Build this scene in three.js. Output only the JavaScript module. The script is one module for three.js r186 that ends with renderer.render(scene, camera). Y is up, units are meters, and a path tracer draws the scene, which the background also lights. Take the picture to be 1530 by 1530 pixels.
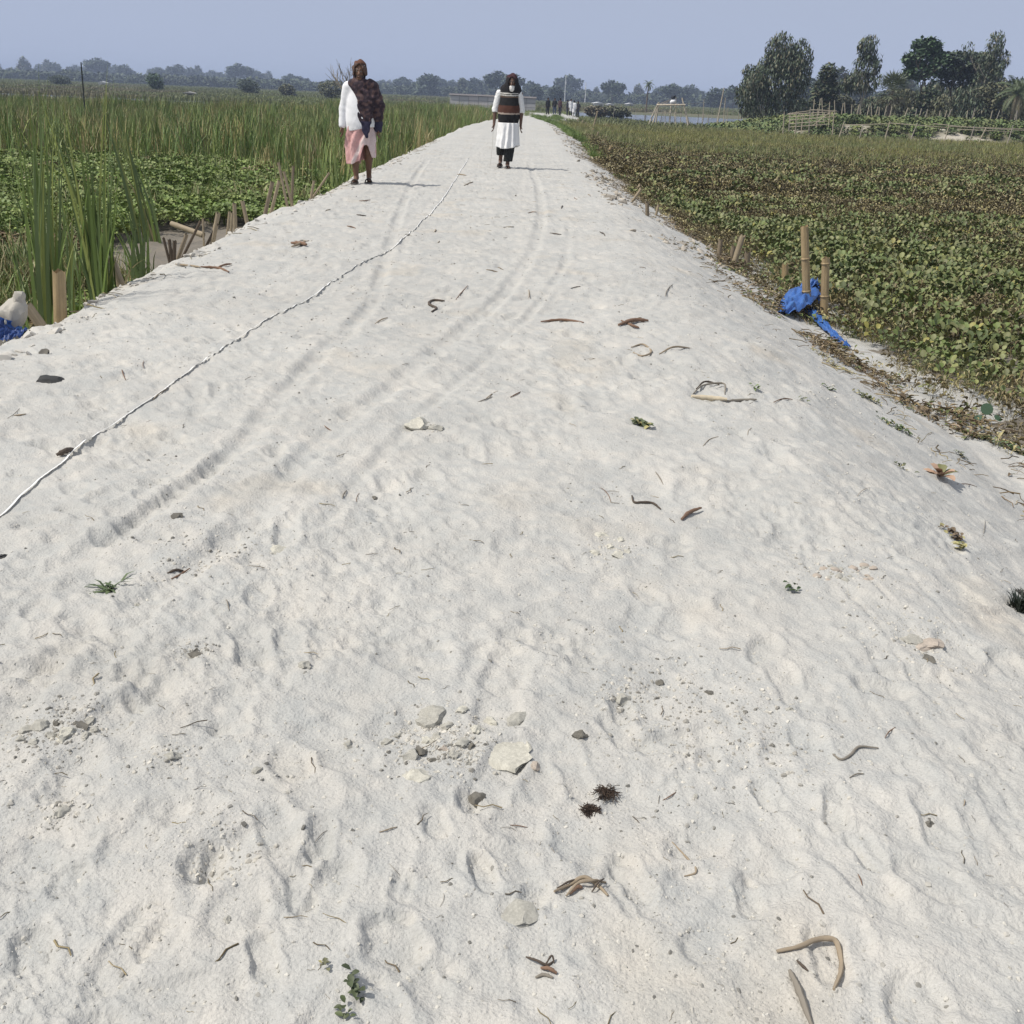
import * as THREE from 'three';
import { mergeGeometries, mergeVertices, toCreasedNormals } from 'three/addons/utils/BufferGeometryUtils.js';

// ---------------------------------------------------------------- camera, sky, sun, exposure
const W0 = 1530, FPX = 1530, EYE = 1.25, ROLL = 0.041, PITCH = Math.atan(622 * Math.cos(ROLL) / FPX);
const scene = new THREE.Scene();
const camera = new THREE.PerspectiveCamera(2 * Math.atan(W0 / 2 / FPX) * 180 / Math.PI, 1, 0.05, 6000);
camera.position.set(0, EYE, 0);
camera.rotation.order = 'YXZ';
camera.rotation.set(-PITCH, 0, ROLL);
camera.updateMatrixWorld(true);

const SUN = new THREE.Vector3(-0.60, 0.92, 0.16).normalize();
{
  const w = 512, h = 256, d = new Float32Array(w * h * 4);
  for (let j = 0; j < h; j++) for (let i = 0; i < w; i++) {
    const lat = ((j + 0.5) / h - 0.5) * Math.PI, lon = ((i + 0.5) / w - 0.5) * 2 * Math.PI;
    const y = Math.sin(lat), c = Math.cos(lat), x = c * Math.cos(lon), z = c * Math.sin(lon);
    const e = Math.max(0, y), t = 1 - Math.exp(-e * 3.2);
    const m = Math.max(0, x * SUN.x + y * SUN.y + z * SUN.z);
    const g = 0.55 * Math.pow(m, 10) + 0.18 * Math.pow(m, 3);
    const hor = [0.41, 0.475, 0.635], zen = [0.385, 0.425, 0.50];
    const o = (j * w + i) * 4;
    for (let k = 0; k < 3; k++) d[o + k] = hor[k] * (1 - t) + zen[k] * t + g * [1, 0.97, 0.9][k];
    d[o + 3] = 1;
  }
  const sky = new THREE.DataTexture(d, w, h, THREE.RGBAFormat, THREE.FloatType);
  sky.mapping = THREE.EquirectangularReflectionMapping;
  sky.magFilter = sky.minFilter = THREE.LinearFilter;
  sky.needsUpdate = true;
  scene.background = sky;
  scene.environment = sky;
}
const sun = new THREE.DirectionalLight(new THREE.Color(1, 0.95, 0.87), 3.6);
sun.position.copy(SUN).multiplyScalar(120).add(new THREE.Vector3(0, 0, -30));
sun.target.position.set(0, 0, -30);
sun.castShadow = true;
sun.shadow.mapSize.set(4096, 4096);
Object.assign(sun.shadow.camera, { left: -70, right: 70, top: 70, bottom: -70, near: 1, far: 400 });
scene.add(sun, sun.target);

const renderer = new THREE.WebGLRenderer({ antialias: true });
renderer.setSize(1024, 1024);
renderer.toneMapping = THREE.LinearToneMapping;
renderer.toneMappingExposure = 1.06;
renderer.shadowMap.enabled = true;
scene.fog = new THREE.FogExp2(0xb4c2dc, 0.00055);

// ---------------------------------------------------------------- small tools
function rng(seed) { let a = seed >>> 0; return () => { a = (a + 0x6D2B79F5) | 0; let t = Math.imul(a ^ (a >>> 15), 1 | a); t = (t + Math.imul(t ^ (t >>> 7), 61 | t)) ^ t; return ((t ^ (t >>> 14)) >>> 0) / 4294967296; }; }
const mixv = (a, b, t) => a + (b - a) * t;
const clamp = (x, a = 0, b = 1) => Math.min(b, Math.max(a, x));
const sstep = (a, b, x) => { const t = clamp((x - a) / (b - a)); return t * t * (3 - 2 * t); };
function hash2(ix, iy) { let h = Math.imul(ix, 374761393) + Math.imul(iy, 668265263) | 0; h = Math.imul(h ^ (h >>> 13), 1274126177); return ((h ^ (h >>> 16)) >>> 0) / 4294967296; }
function noise(x, y) {                                   // gradient noise, about -1 .. 1
  const ix = Math.floor(x), iy = Math.floor(y), fx = x - ix, fy = y - iy;
  const u = fx * fx * fx * (fx * (fx * 6 - 15) + 10), v = fy * fy * fy * (fy * (fy * 6 - 15) + 10);
  const g = (a, b, dx, dy) => { const t = hash2(a, b) * 6.2831853; return Math.cos(t) * dx + Math.sin(t) * dy; };
  const a = g(ix, iy, fx, fy), b = g(ix + 1, iy, fx - 1, fy), c = g(ix, iy + 1, fx, fy - 1), d = g(ix + 1, iy + 1, fx - 1, fy - 1);
  return 1.5 * (a + (b - a) * u + (c - a) * v + (a - b - c + d) * u * v);
}
function fbm(x, y, o = 4) { let s = 0, a = 0.5, f = 1; for (let i = 0; i < o; i++) { s += a * noise(x * f + i * 17.3, y * f - i * 9.1); f *= 2.03; a *= 0.5; } return s; }
const taken = {};
function numbered(n) { const k = taken[n] = (taken[n] ?? -1) + 1; return k ? `${n}_${String(k).padStart(3, '0')}` : n; }
function shade(o) { o.traverse((m) => { if (m.isMesh) { m.castShadow = true; m.receiveShadow = true; } }); return o; }
function tag(o, label, category, group, kind) { o.userData = { label, category }; if (group) o.userData.group = group; if (kind) o.userData.kind = kind; return o; }
function structure(name, geo, mat) { const m = new THREE.Mesh(geo, mat); m.name = numbered(name); m.userData.kind = 'structure'; scene.add(shade(m)); return m; }
function thing(name, label, category, pos = [0, 0, 0], turn = 0, group) { const o = new THREE.Group(); o.name = numbered(name); o.position.set(...pos); o.rotation.y = turn; tag(o, label, category, group); scene.add(o); return o; }
function part(name, geo, mat, parent) { const m = new THREE.Mesh(geo, mat); m.name = name; m.castShadow = m.receiveShadow = true; parent.add(m); return m; }
function single(name, geo, mat, label, category, pos = [0, 0, 0], turn = 0, group) { const m = new THREE.Mesh(geo, mat); m.name = numbered(name); m.position.set(...pos); m.rotation.y = turn; tag(m, label, category, group); scene.add(shade(m)); return m; }
function copyOf(root, pos, turn, scale, label, group) { const r = root.clone(); r.name = numbered(root.name.replace(/_\d+$/, '')); r.position.set(...pos); r.rotation.y = turn; if (scale) r.scale.setScalar(scale); r.userData = { ...root.userData }; if (label) r.userData.label = label; if (group) r.userData.group = group; scene.add(r); return r; }
function stuff(name, geo, mat, mats, cols, label, category) {
  const m = new THREE.InstancedMesh(geo, mat, mats.length); m.name = numbered(name);
  for (let i = 0; i < mats.length; i++) { m.setMatrixAt(i, mats[i]); if (cols) m.setColorAt(i, cols[i]); }
  tag(m, label, category, null, 'stuff'); m.castShadow = m.receiveShadow = true; scene.add(m); return m;
}
const lin = (r, g, b) => new THREE.Color().setRGB(r, g, b);
const DUM = new THREE.Object3D();
function mat4(x, y, z, rx, ry, rz, sx, sy = sx, sz = sx) { DUM.position.set(x, y, z); DUM.rotation.set(rx, ry, rz, 'YXZ'); DUM.scale.set(sx, sy, sz); DUM.updateMatrix(); return DUM.matrix.clone(); }
const std = (c, rough = 0.85, extra = {}) => new THREE.MeshStandardMaterial({ color: c, roughness: rough, side: THREE.DoubleSide, ...extra });
// a pixel of the photograph gives a direction; the distance comes from the ground it meets
const RAY = new THREE.Vector3();
function rayOf(px, py) { return RAY.set((px - 765) / FPX, -(py - 765) / FPX, -1).applyQuaternion(camera.quaternion); }
function onLevel(px, py, y = 0) { const d = rayOf(px, py), t = (y - EYE) / d.y; return new THREE.Vector3(d.x * t, y, d.z * t); }
function onGround(px, py) { let y = 0, p; for (let i = 0; i < 12; i++) { p = onLevel(px, py, y); y = mixv(y, groundY(p.x, p.z), 0.7); } p.y = groundY(p.x, p.z); return p; }
function atDepth(px, py, z) { const d = rayOf(px, py), t = z / d.z; return new THREE.Vector3(d.x * t, EYE + d.y * t, z); }
const pxm = (p) => Math.hypot(p.x, p.y - EYE, p.z) / FPX;         // metres per photo pixel at a point (about)

// ---------------------------------------------------------------- the sandy embankment road
const roadDrop = (z) => -0.45 * sstep(45, 112, -z);
const edgeL = (z) => -2.70 + 0.10 * noise(z * 0.31, 4.1) + 0.05 * noise(z * 1.3, 9.7) + (z > -4 ? (z + 4) * -0.05 : 0) + 0.9 * sstep(40, 85, -z) * 1;
const edgeR = (z) => 1.24 + 0.10 * noise(z * 0.27, 14.1) + 0.05 * noise(z * 1.1, 19.7) - 0.5 * sstep(50, 85, -z) + 3.6 * sstep(90, 116, -z);
const pathOf = (pts) => pts.map(([x, y]) => onLevel(x, y, 0));
const RUTS = [
  { w: 0.05, d: 0.015, p: pathOf([[-180, 985], [0, 880], [120, 830], [200, 785], [270, 735], [335, 690], [420, 590], [490, 520], [550, 460], [572, 400], [590, 340], [612, 280], [640, 235]]) },
  { w: 0.054, d: 0.016, p: pathOf([[-60, 1190], [60, 1080], [130, 1000], [190, 930], [260, 870], [340, 815], [420, 725], [490, 655], [610, 560], [680, 500], [745, 445], [790, 385], [808, 330], [805, 285], [790, 240]]) },
  { w: 0.035, d: 0.018, p: pathOf([[165, 815], [215, 770], [290, 722], [345, 672]]) },
  { w: 0.04, d: 0.016, p: pathOf([[-40, 1130], [40, 1040], [110, 960], [150, 930]]) },
  { w: 0.03, d: 0.008, p: pathOf([[430, 850], [500, 770], [560, 690], [640, 610], [740, 520], [840, 400], [850, 330]]) },
  { w: 0.014, d: 0.004, p: pathOf([[1470, 1070], [1400, 980], [1330, 890], [1270, 830]]) },
  { w: 0.012, d: 0.004, p: pathOf([[1440, 1090], [1370, 1000], [1300, 910], [1250, 860]]) },
  { w: 0.016, d: 0.004, p: pathOf([[1420, 1120], [1350, 1030], [1300, 960]]) },
  { w: 0.012, d: 0.0035, p: pathOf([[1500, 1000], [1440, 930], [1380, 860], [1320, 800]]) },
  { w: 0.014, d: 0.0035, p: pathOf([[1400, 1190], [1340, 1100], [1300, 1040], [1285, 1000]]) },
];
for (const r of RUTS) { const c = new THREE.CatmullRomCurve3(r.p); r.s = c.getSpacedPoints(160); r.minz = Math.min(...r.s.map((p) => p.z)) - 0.4; r.maxz = Math.max(...r.s.map((p) => p.z)) + 0.4; }
const PRINTS = new Map();
{
  const R = rng(11), cell = 0.5;
  const add = (x, z, a, l, w, d, sole) => {
    const q = { x, z, c: Math.cos(a), s: Math.sin(a), l, w, d, sole, e: R() };
    for (let i = Math.floor((x - 0.35) / cell); i <= Math.floor((x + 0.35) / cell); i++) for (let j = Math.floor((z - 0.35) / cell); j <= Math.floor((z + 0.35) / cell); j++) { const k = i * 10007 + j; (PRINTS.get(k) ?? PRINTS.set(k, []).get(k)).push(q); }
  };
  for (let i = 0; i < 2600; i++) {
    const z = 1.2 - Math.pow(R(), 1.35) * 46, x = mixv(-3.0, 2.1, R());
    const walk = R() < 0.5 ? (R() - 0.5) * 0.9 : R() * 6.28;
    add(x, z, walk, 0.06 + R() * 0.075, 0.036 + R() * 0.028, 0.004 + R() * R() * 0.014, 0);
  }
  for (const [px, py, w, h, d] of [[315, 1288, 36, 54, 0.017], [478, 1250, 46, 62, 0.014], [722, 1300, 42, 58, 0.015], [585, 1402, 92, 66, 0.016], [48, 1412, 64, 56, 0.014], [395, 1425, 46, 60, 0.012], [240, 1400, 60, 50, 0.010], [800, 1328, 44, 44, 0.012], [945, 1300, 50, 70, 0.012], [1250, 1200, 40, 70, 0.013], [1295, 1262, 44, 60, 0.012], [100, 1310, 50, 46, 0.012], [600, 1325, 40, 40, 0.010], [650, 1225, 44, 50, 0.011], [700, 1190, 40, 40, 0.010], [880, 960, 60, 44, 0.012], [1060, 1130, 46, 40, 0.010], [450, 1330, 50, 60, 0.011], [90, 1180, 60, 40, 0.011], [200, 1010, 60, 40, 0.011], [1240, 1425, 60, 70, 0.010], [1120, 1330, 44, 60, 0.011], [930, 1050, 46, 40, 0.012], [1150, 1180, 44, 50, 0.011], [345, 1080, 66, 44, 0.011], [770, 950, 60, 40, 0.010], [60, 660, 44, 20, 0.014], [135, 600, 40, 18, 0.014], [210, 640, 40, 20, 0.014], [270, 655, 40, 20, 0.012], [95, 800, 60, 26, 0.013], [230, 720, 44, 22, 0.013], [30, 700, 40, 22, 0.013], [400, 700, 50, 24, 0.011], [180, 690, 44, 20, 0.012], [480, 600, 40, 18, 0.012]]) { const p = onLevel(px, py, 0), k = pxm(p); add(p.x, p.z, (R() - 0.5) * 0.8, h * k * 0.75, w * k * 0.5, d, 0); }
  const s = onLevel(138, 1478, 0), e = onLevel(248, 1340, 0); add((s.x + e.x) / 2, (s.z + e.z) / 2, Math.atan2(e.x - s.x, e.z - s.z), s.distanceTo(e) / 2, 0.045, 0.010, 1);
}
function printsAt(x, z) {
  const list = PRINTS.get(Math.floor(x / 0.5) * 10007 + Math.floor(z / 0.5));
  if (!list) return 0;
  let h = 0;
  for (const q of list) {
    const dx = x - q.x, dz = z - q.z, u = (dx * q.c - dz * q.s) / q.w, v = (dx * q.s + dz * q.c) / q.l;
    if (Math.abs(u) > 2 || Math.abs(v) > 1.7) continue;
    const waist = 1 - 0.22 * Math.exp(-v * v * 6), r = Math.sqrt((u / waist) ** 2 + v * v * v * v * 0.4 + v * v * 0.6);
    const rr = r + 0.13 * noise(u * 2.3 + q.e * 70, v * 2.3); h += -q.d * (1 - sstep(0.72, 1.06, rr)) * (0.8 + 0.25 * v * (q.e > 0.5 ? 1 : -1)) + q.d * 0.38 * Math.exp(-(((rr - 1.22) / 0.17) ** 2)) * (0.6 + 0.8 * noise(u * 1.5 + q.e * 50, v * 1.5));
    if (q.sole && r < 0.95 && v > -0.15) h += 0.0032 * Math.sin(v * 42);
  }
  return h;
}
function rutsAt(x, z) {
  let h = 0;
  for (const r of RUTS) {
    if (z < r.minz || z > r.maxz) continue;
    let best = 1e9, side = 0, at = 0;
    for (let i = 0; i < r.s.length - 1; i++) {
      const a = r.s[i], b = r.s[i + 1];
      if (Math.max(a.z, b.z) < z - 0.35 || Math.min(a.z, b.z) > z + 0.35) continue;
      const ex = b.x - a.x, ez = b.z - a.z, t = clamp(((x - a.x) * ex + (z - a.z) * ez) / (ex * ex + ez * ez));
      const dx = x - a.x - ex * t, dz = z - a.z - ez * t, d2 = dx * dx + dz * dz;
      if (d2 < best) { best = d2; side = Math.sign(ex * dz - ez * dx); at = i + t; }
    }
    if (best > 0.2) continue;
    const fade = sstep(0, 9, at) * sstep(0, 9, 160 - at) * (0.5 + 0.55 * sstep(-0.4, 0.4, noise(at * 0.16, r.w * 90)));
    const d = Math.sqrt(best) / r.w * (1 + 0.16 * noise(x * 9, z * 9)), q = d;
    h += fade * r.d * (-(1 - sstep(0.45, 1.15, q)) + 0.5 * Math.exp(-(((q - 1.5) / 0.42) ** 2)) * (0.75 + 0.5 * noise(x * 6, z * 6)));
    if (q < 0.8) h += fade * 0.0016 * Math.sin(at * 11);
  }
  return h;
}
function dents(x, z) {                                     // scuffs and toe marks, one or none in each 13 cm cell
  const c = 0.13, ix = Math.floor(x / c), iz = Math.floor(z / c); let h = 0;
  for (let i = -1; i <= 1; i++) for (let j = -1; j <= 1; j++) {
    const a = hash2(ix + i, iz + j + 900); if (a < 0.5) continue;
    const b = hash2(ix + i + 333, iz + j), e = hash2(ix + i, iz + j + 71), an = e * 6.28, dx = x - (ix + i + b) * c, dz = z - (iz + j + e) * c;
    const u = (dx * Math.cos(an) + dz * Math.sin(an)) / (0.025 + 0.03 * a), v = (dz * Math.cos(an) - dx * Math.sin(an)) / (0.04 + 0.04 * b), r = u * u + v * v;
    if (r < 2.2) h += (0.0025 + 0.008 * b * b) * ((1 - sstep(0.5, 1.0, r)) - 0.35 * Math.exp(-((r - 1.3) ** 2) * 9));
  }
  return h;
}
function roadBase(x, z) {                                  // the embankment without its small relief
  const L = edgeL(z), R = edgeR(z), top = roadDrop(z) + 0.02 * noise(x * 0.6, z * 0.4);
  let y = top;
  if (x < L) y = top - (0.92 + top) * sstep(-0.08, 1, (L - x) / 0.95) - 0.03;
  else if (x < L + 0.5) y = top - 0.045 * (1 - (x - L) / 0.5) ** 2;
  if (x > R - 0.35) { const t = x - R + 0.35, q = t < 0.7 ? 0.30 * t * t : 0.147 + 0.42 * (t - 0.7); y = top - (q > 0.62 ? 0.62 + 0.34 * (1 - Math.exp(-(q - 0.62) * 1.2)) : q) * (0.96 + top) / 0.96; }
  return y;
}
function roadY(x, z) {
  const L = edgeL(z), R = edgeR(z), near = 1 - sstep(14, 45, -z);
  let y = roadBase(x, z);
  const on = sstep(L - 0.6, L + 0.1, x) * (1 - 0.35 * sstep(R - 0.1, R + 0.6, x));
  const rough = 1.25 * sstep(-0.1, 0.35, fbm(x * 1.1 + 3, z * 1.1, 3));
  let h = 0.014 * noise(x * 1.6, z * 1.5) + 0.008 * noise(x * 4.1 + 7, z * 3.4);
  if (near > 0) {
    h += near * (0.004 * noise(x * 9.3, z * 8.1) - 0.013 * Math.abs(noise(x * 7.1 + 0.3 * noise(x * 20, z * 20), z * 6.3)) - 0.0075 * (0.35 + rough) * Math.abs(noise(x * 17 + 4, z * 16)) - dents(x, z));
    if (z > -9) h += 0.0062 * (0.15 + rough) * (0.3 - Math.abs(noise(x * 37, z * 35)) ** 0.8) + 0.0036 * (0.2 + rough) * (0.3 - Math.abs(noise(x * 80, z * 76)));
    h += near * printsAt(x, z) + rutsAt(x, z);
  }
  if (x < L + 0.35) h += 0.03 * sstep(L + 0.35, L - 0.2, x) * (noise(x * 5.5, z * 5.5) + 0.6 * noise(x * 13, z * 12));
  if (x > R - 0.1) h += 0.02 * sstep(R - 0.1, R + 0.5, x) * (noise(x * 2.5 + z * 1.4, z * 3.4) + 0.6 * noise(x * 7, z * 7));
  return y + h * Math.max(on, 0.25);
}
const FLOOR = -0.95;
function groundY(x, z) { return (z > -132 && z < 1.6 && x > -5.2 && x < 7) ? Math.max(FLOOR, roadY(x, z)) : FLOOR; }
console.log('tools ready');

function noiseTexture(n, fn, srgb, rep = 1) {
  const d = new Uint8Array(n * n * 4);
  for (let j = 0; j < n; j++) for (let i = 0; i < n; i++) { const c = fn(i, j), o = (j * n + i) * 4; d[o] = c[0] * 255; d[o + 1] = c[1] * 255; d[o + 2] = c[2] * 255; d[o + 3] = 255; }
  const t = new THREE.DataTexture(d, n, n); t.wrapS = t.wrapT = THREE.RepeatWrapping; t.magFilter = THREE.LinearFilter; t.minFilter = THREE.LinearMipmapLinearFilter; t.generateMipmaps = true;
  if (srgb) t.colorSpace = THREE.SRGBColorSpace; t.repeat.set(rep, rep); t.needsUpdate = true; return t;
}
// value noise that repeats after p cells, for tiling textures
function tnoise(x, y, p, s = 0) { const ix = Math.floor(x), iy = Math.floor(y), fx = x - ix, fy = y - iy, m = (a) => ((a % p) + p) % p, u = fx * fx * (3 - 2 * fx), v = fy * fy * (3 - 2 * fy); const a = hash2(m(ix) + s, m(iy) + s * 7), b = hash2(m(ix + 1) + s, m(iy) + s * 7), c = hash2(m(ix) + s, m(iy + 1) + s * 7), d = hash2(m(ix + 1) + s, m(iy + 1) + s * 7); return a + (b - a) * u + (c - a) * v + (a - b - c + d) * u * v; }
const sandBump = noiseTexture(1024, (i, j) => { const a = hash2(i, j), b = tnoise(i / 4, j / 4, 256, 3), c = tnoise(i / 12, j / 12, 1024 / 12 | 0, 5); const v = clamp(0.25 * a + 0.4 * b + 0.35 * c); return [v, v, v]; }, false);
const sandMap = noiseTexture(1024, (i, j) => {
  const a = hash2(i + 91, j), b = tnoise(i / 3, j / 3, 341, 8), c = tnoise(i / 32, j / 32, 32, 6), e = tnoise(i / 128, j / 128, 8, 2);
  let v = 0.90 + 0.07 * (a - 0.5) + 0.05 * (b - 0.5) + 0.05 * (c - 0.5) + 0.04 * (e - 0.5); if (a > 0.9965) v -= 0.3; if (a < 0.002) v = 1;
  const w = 0.012 * (c - 0.5) + 0.012 * (e - 0.5);
  return [clamp(v + w), clamp(v), clamp(v - w)];
}, true);
const sandMat = new THREE.MeshStandardMaterial({ map: sandMap, bumpMap: sandBump, bumpScale: 0.004, roughness: 0.95, vertexColors: true, side: THREE.DoubleSide });
{
  const zs = [];
  for (let z = 1.5; z > -0.7; z -= 0.05) zs.push(z);
  for (let d = 0.7; d < 130; d += 0.0042 * (d + 0.25) * (1 + 0.05 * d)) zs.push(-d);
  zs.push(-130);
  const C = 640, rows = zs.length, pos = new Float32Array(rows * C * 3), uv = new Float32Array(rows * C * 2), col = new Float32Array(rows * C * 3);
  const xa = -5.1, xb = 6.9;
  for (let j = 0; j < rows; j++) {
    const z = zs[j], d = Math.max(0.6, -z), w = 0.70 * d + 0.45, lo = Math.max(xa + 0.2, -w), hi = Math.min(xb - 0.2, w * 1.05);
    for (let i = 0; i < C; i++) {
      const u = i / (C - 1);
      const x = u < 0.05 ? mixv(xa, lo, u / 0.05) : u > 0.95 ? mixv(hi, xb, (u - 0.95) / 0.05) : mixv(lo, hi, (u - 0.05) / 0.9);
      const o = j * C + i, y = roadY(x, z);
      pos[o * 3] = x; pos[o * 3 + 1] = y; pos[o * 3 + 2] = z; uv[o * 2] = x / 1.1; uv[o * 2 + 1] = z / 1.1;
      // pale silt with patches of cream clay
      const a = fbm(x * 0.7 + 40, z * 0.7, 3), b = fbm(x * 2.6, z * 2.6 + 30, 3), k = sstep(0.18, 0.5, fbm(x * 1.7 + 11, z * 1.4 - 5, 3));
      let r = 0.56 + 0.05 * a + 0.05 * b, g = r * 0.975, bl = r * 0.91;
      r = mixv(r, r * 1.01, k); g = mixv(g, g * 0.975, k); bl = mixv(bl, bl * 0.93, k);
      col[o * 3] = r; col[o * 3 + 1] = g; col[o * 3 + 2] = bl;
    }
  }
  const idx = new Uint32Array((rows - 1) * (C - 1) * 6); let q = 0;
  for (let j = 0; j < rows - 1; j++) for (let i = 0; i < C - 1; i++) { const a = j * C + i, b = a + 1, c = a + C, d = c + 1; idx[q++] = a; idx[q++] = b; idx[q++] = c; idx[q++] = b; idx[q++] = d; idx[q++] = c; }
  const g = new THREE.BufferGeometry();
  g.setAttribute('position', new THREE.BufferAttribute(pos, 3)); g.setAttribute('uv', new THREE.BufferAttribute(uv, 2)); g.setAttribute('color', new THREE.BufferAttribute(col, 3)); g.setIndex(new THREE.BufferAttribute(idx, 1)); g.computeVertexNormals();
  structure('sand_road', g, sandMat);
  console.log('road', rows, C);
}
{ // soft mud of the marsh floor on both sides of the embankment
  const mm = new THREE.MeshStandardMaterial({ color: lin(0.23, 0.20, 0.16), map: sandMap, bumpMap: sandBump, bumpScale: 0.006, roughness: 0.8, side: THREE.DoubleSide });
  for (const [x0, x1] of [[-5.6, -2.9], [2.3, 7.4]]) {
    const g = new THREE.PlaneGeometry(x1 - x0, 128, 40, 640); g.rotateX(-Math.PI / 2); g.translate((x0 + x1) / 2, 0, -65); const p = g.attributes.position, u = g.attributes.uv;
    for (let i = 0; i < p.count; i++) { const x = p.getX(i), z = p.getZ(i); p.setY(i, -0.735 + 0.05 * noise(x * 1.6, z * 1.3) + 0.025 * noise(x * 5, z * 4.5) - 0.5 * sstep(90, 120, -z)); u.setXY(i, x / 1.3, z / 1.3); }
    g.computeVertexNormals(); structure('marsh_mud', g, mm);
  }
}
// ---------------------------------------------------------------- the plain, out to the horizon
{
  const g = new THREE.PlaneGeometry(1, 1, 200, 200), p = g.attributes.position, col = [];
  const uvs = [];
  for (let i = 0; i < p.count; i++) {
    const a = p.getX(i) * 2, b = p.getY(i) * 2, x = Math.sign(a) * Math.pow(Math.abs(a), 2.6) * 3500, z = Math.sign(b) * Math.pow(Math.abs(b), 2.6) * 3500;
    p.setXYZ(i, x, FLOOR - 0.06 + (Math.hypot(x, z) > 140 ? 0.25 * sstep(140, 260, Math.hypot(x, z)) : 0), z); uvs.push(x / 3, z / 3);
    const n = fbm(x * 0.02, z * 0.05, 3); col.push(0.10 + 0.05 * n, 0.10 + 0.02 * n, 0.05);
  }
  g.setAttribute('color', new THREE.Float32BufferAttribute(col, 3)); g.setAttribute('uv', new THREE.Float32BufferAttribute(uvs, 2));
  const ix = g.index.array; for (let i = 0; i < ix.length; i += 3) { const t = ix[i]; ix[i] = ix[i + 1]; ix[i + 1] = t; }
  g.computeVertexNormals();
  structure('ground', g, new THREE.MeshStandardMaterial({ vertexColors: true, roughness: 1, side: THREE.DoubleSide }));
}
// ---------------------------------------------------------------- mesh builder
const V3 = (x, y, z) => new THREE.Vector3(x, y, z);
class GB {
  constructor() { this.v = []; this.i = []; this.c = []; this.t = []; }
  vert(p, c, u = 0, w = 0) { this.v.push(p.x, p.y, p.z); this.t.push(u, w); if (c) this.c.push(c.r, c.g, c.b); return this.v.length / 3 - 1; }
  tri(a, b, c) { this.i.push(a, b, c); }
  ribbon(pts, widths, side, c, fold = 0) {               // flat strip; fold lifts its two edges above the middle
    let prev = null, len = 0;
    pts.forEach((p, k) => {
      if (k) len += p.distanceTo(pts[k - 1]);
      const w = (Array.isArray(widths) ? widths[k] : widths(k / (pts.length - 1))) / 2, s = Array.isArray(side) ? side[k] : side;
      const a = this.vert(p.clone().addScaledVector(s, -w).add(V3(0, fold * w, 0)), c, 0, len), m = fold ? this.vert(p, c, 0.5, len) : -1, b = this.vert(p.clone().addScaledVector(s, w).add(V3(0, fold * w, 0)), c, 1, len);
      if (prev) { if (fold) { this.i.push(prev[0], prev[1], a, prev[1], m, a, prev[1], prev[2], m, prev[2], b, m); } else this.i.push(prev[0], prev[2], a, prev[2], b, a); }
      prev = [a, m, b];
    });
    return this;
  }
  tube(pts, radii, sides = 6, c, cap = true, wob = 0, R = Math.random) {
    const rings = []; let n = V3(0, 1, 0), len = 0;
    pts.forEach((p, k) => {
      if (k) len += p.distanceTo(pts[k - 1]);
      const t = (k < pts.length - 1 ? pts[k + 1].clone().sub(p) : p.clone().sub(pts[k - 1])).normalize();
      if (Math.abs(t.dot(n)) > 0.95) n = Math.abs(t.x) > 0.6 ? V3(0, 0, 1) : V3(1, 0, 0);
      const u = n.clone().addScaledVector(t, -n.dot(t)).normalize(), w = t.clone().cross(u); n = u;
      const r = typeof radii === 'function' ? radii(k / (pts.length - 1)) : Array.isArray(radii) ? radii[k] : radii, ring = [];
      for (let q = 0; q <= sides; q++) { const a = q / sides * 6.2831853, rr = r * (1 + wob * (hash2(k * 31 + (q % sides), pts.length) - 0.5)); ring.push(this.vert(p.clone().addScaledVector(u, Math.cos(a) * rr).addScaledVector(w, Math.sin(a) * rr), c, q / sides, len)); }
      rings.push(ring);
    });
    for (let k = 0; k < rings.length - 1; k++) for (let q = 0; q < sides; q++) { const a = rings[k][q], b = rings[k][q + 1], d = rings[k + 1][q], e = rings[k + 1][q + 1]; this.i.push(a, b, d, b, e, d); }
    if (cap) for (const [ring, p, f] of [[rings[0], pts[0], 1], [rings[rings.length - 1], pts[pts.length - 1], 0]]) { const m = this.vert(p, c), r2 = ring.map((q) => this.vert(V3(this.v[q * 3], this.v[q * 3 + 1], this.v[q * 3 + 2]), c)); for (let q = 0; q < sides; q++) f ? this.i.push(m, r2[q + 1], r2[q]) : this.i.push(m, r2[q], r2[q + 1]); }
    return this;
  }
  quad(p, u, v, c, bend = 0) {                             // leaf: p base, u half width, v length, pointed tip
    const n = u.clone().cross(v).normalize(), a = this.vert(p, c), m = p.clone().addScaledVector(v, 0.45);
    const b = this.vert(m.clone().add(u).addScaledVector(n, bend), c), d = this.vert(m.clone().sub(u).addScaledVector(n, bend), c), e = this.vert(p.clone().add(v), c);
    this.i.push(a, b, d, b, e, d); return this;
  }
  build() {
    const g = new THREE.BufferGeometry();
    g.setAttribute('position', new THREE.Float32BufferAttribute(this.v, 3)); g.setAttribute('uv', new THREE.Float32BufferAttribute(this.t, 2));
    if (this.c.length === this.v.length && this.c.length) g.setAttribute('color', new THREE.Float32BufferAttribute(this.c, 3));
    g.setIndex(this.i); g.computeVertexNormals(); return g;
  }
}
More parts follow.
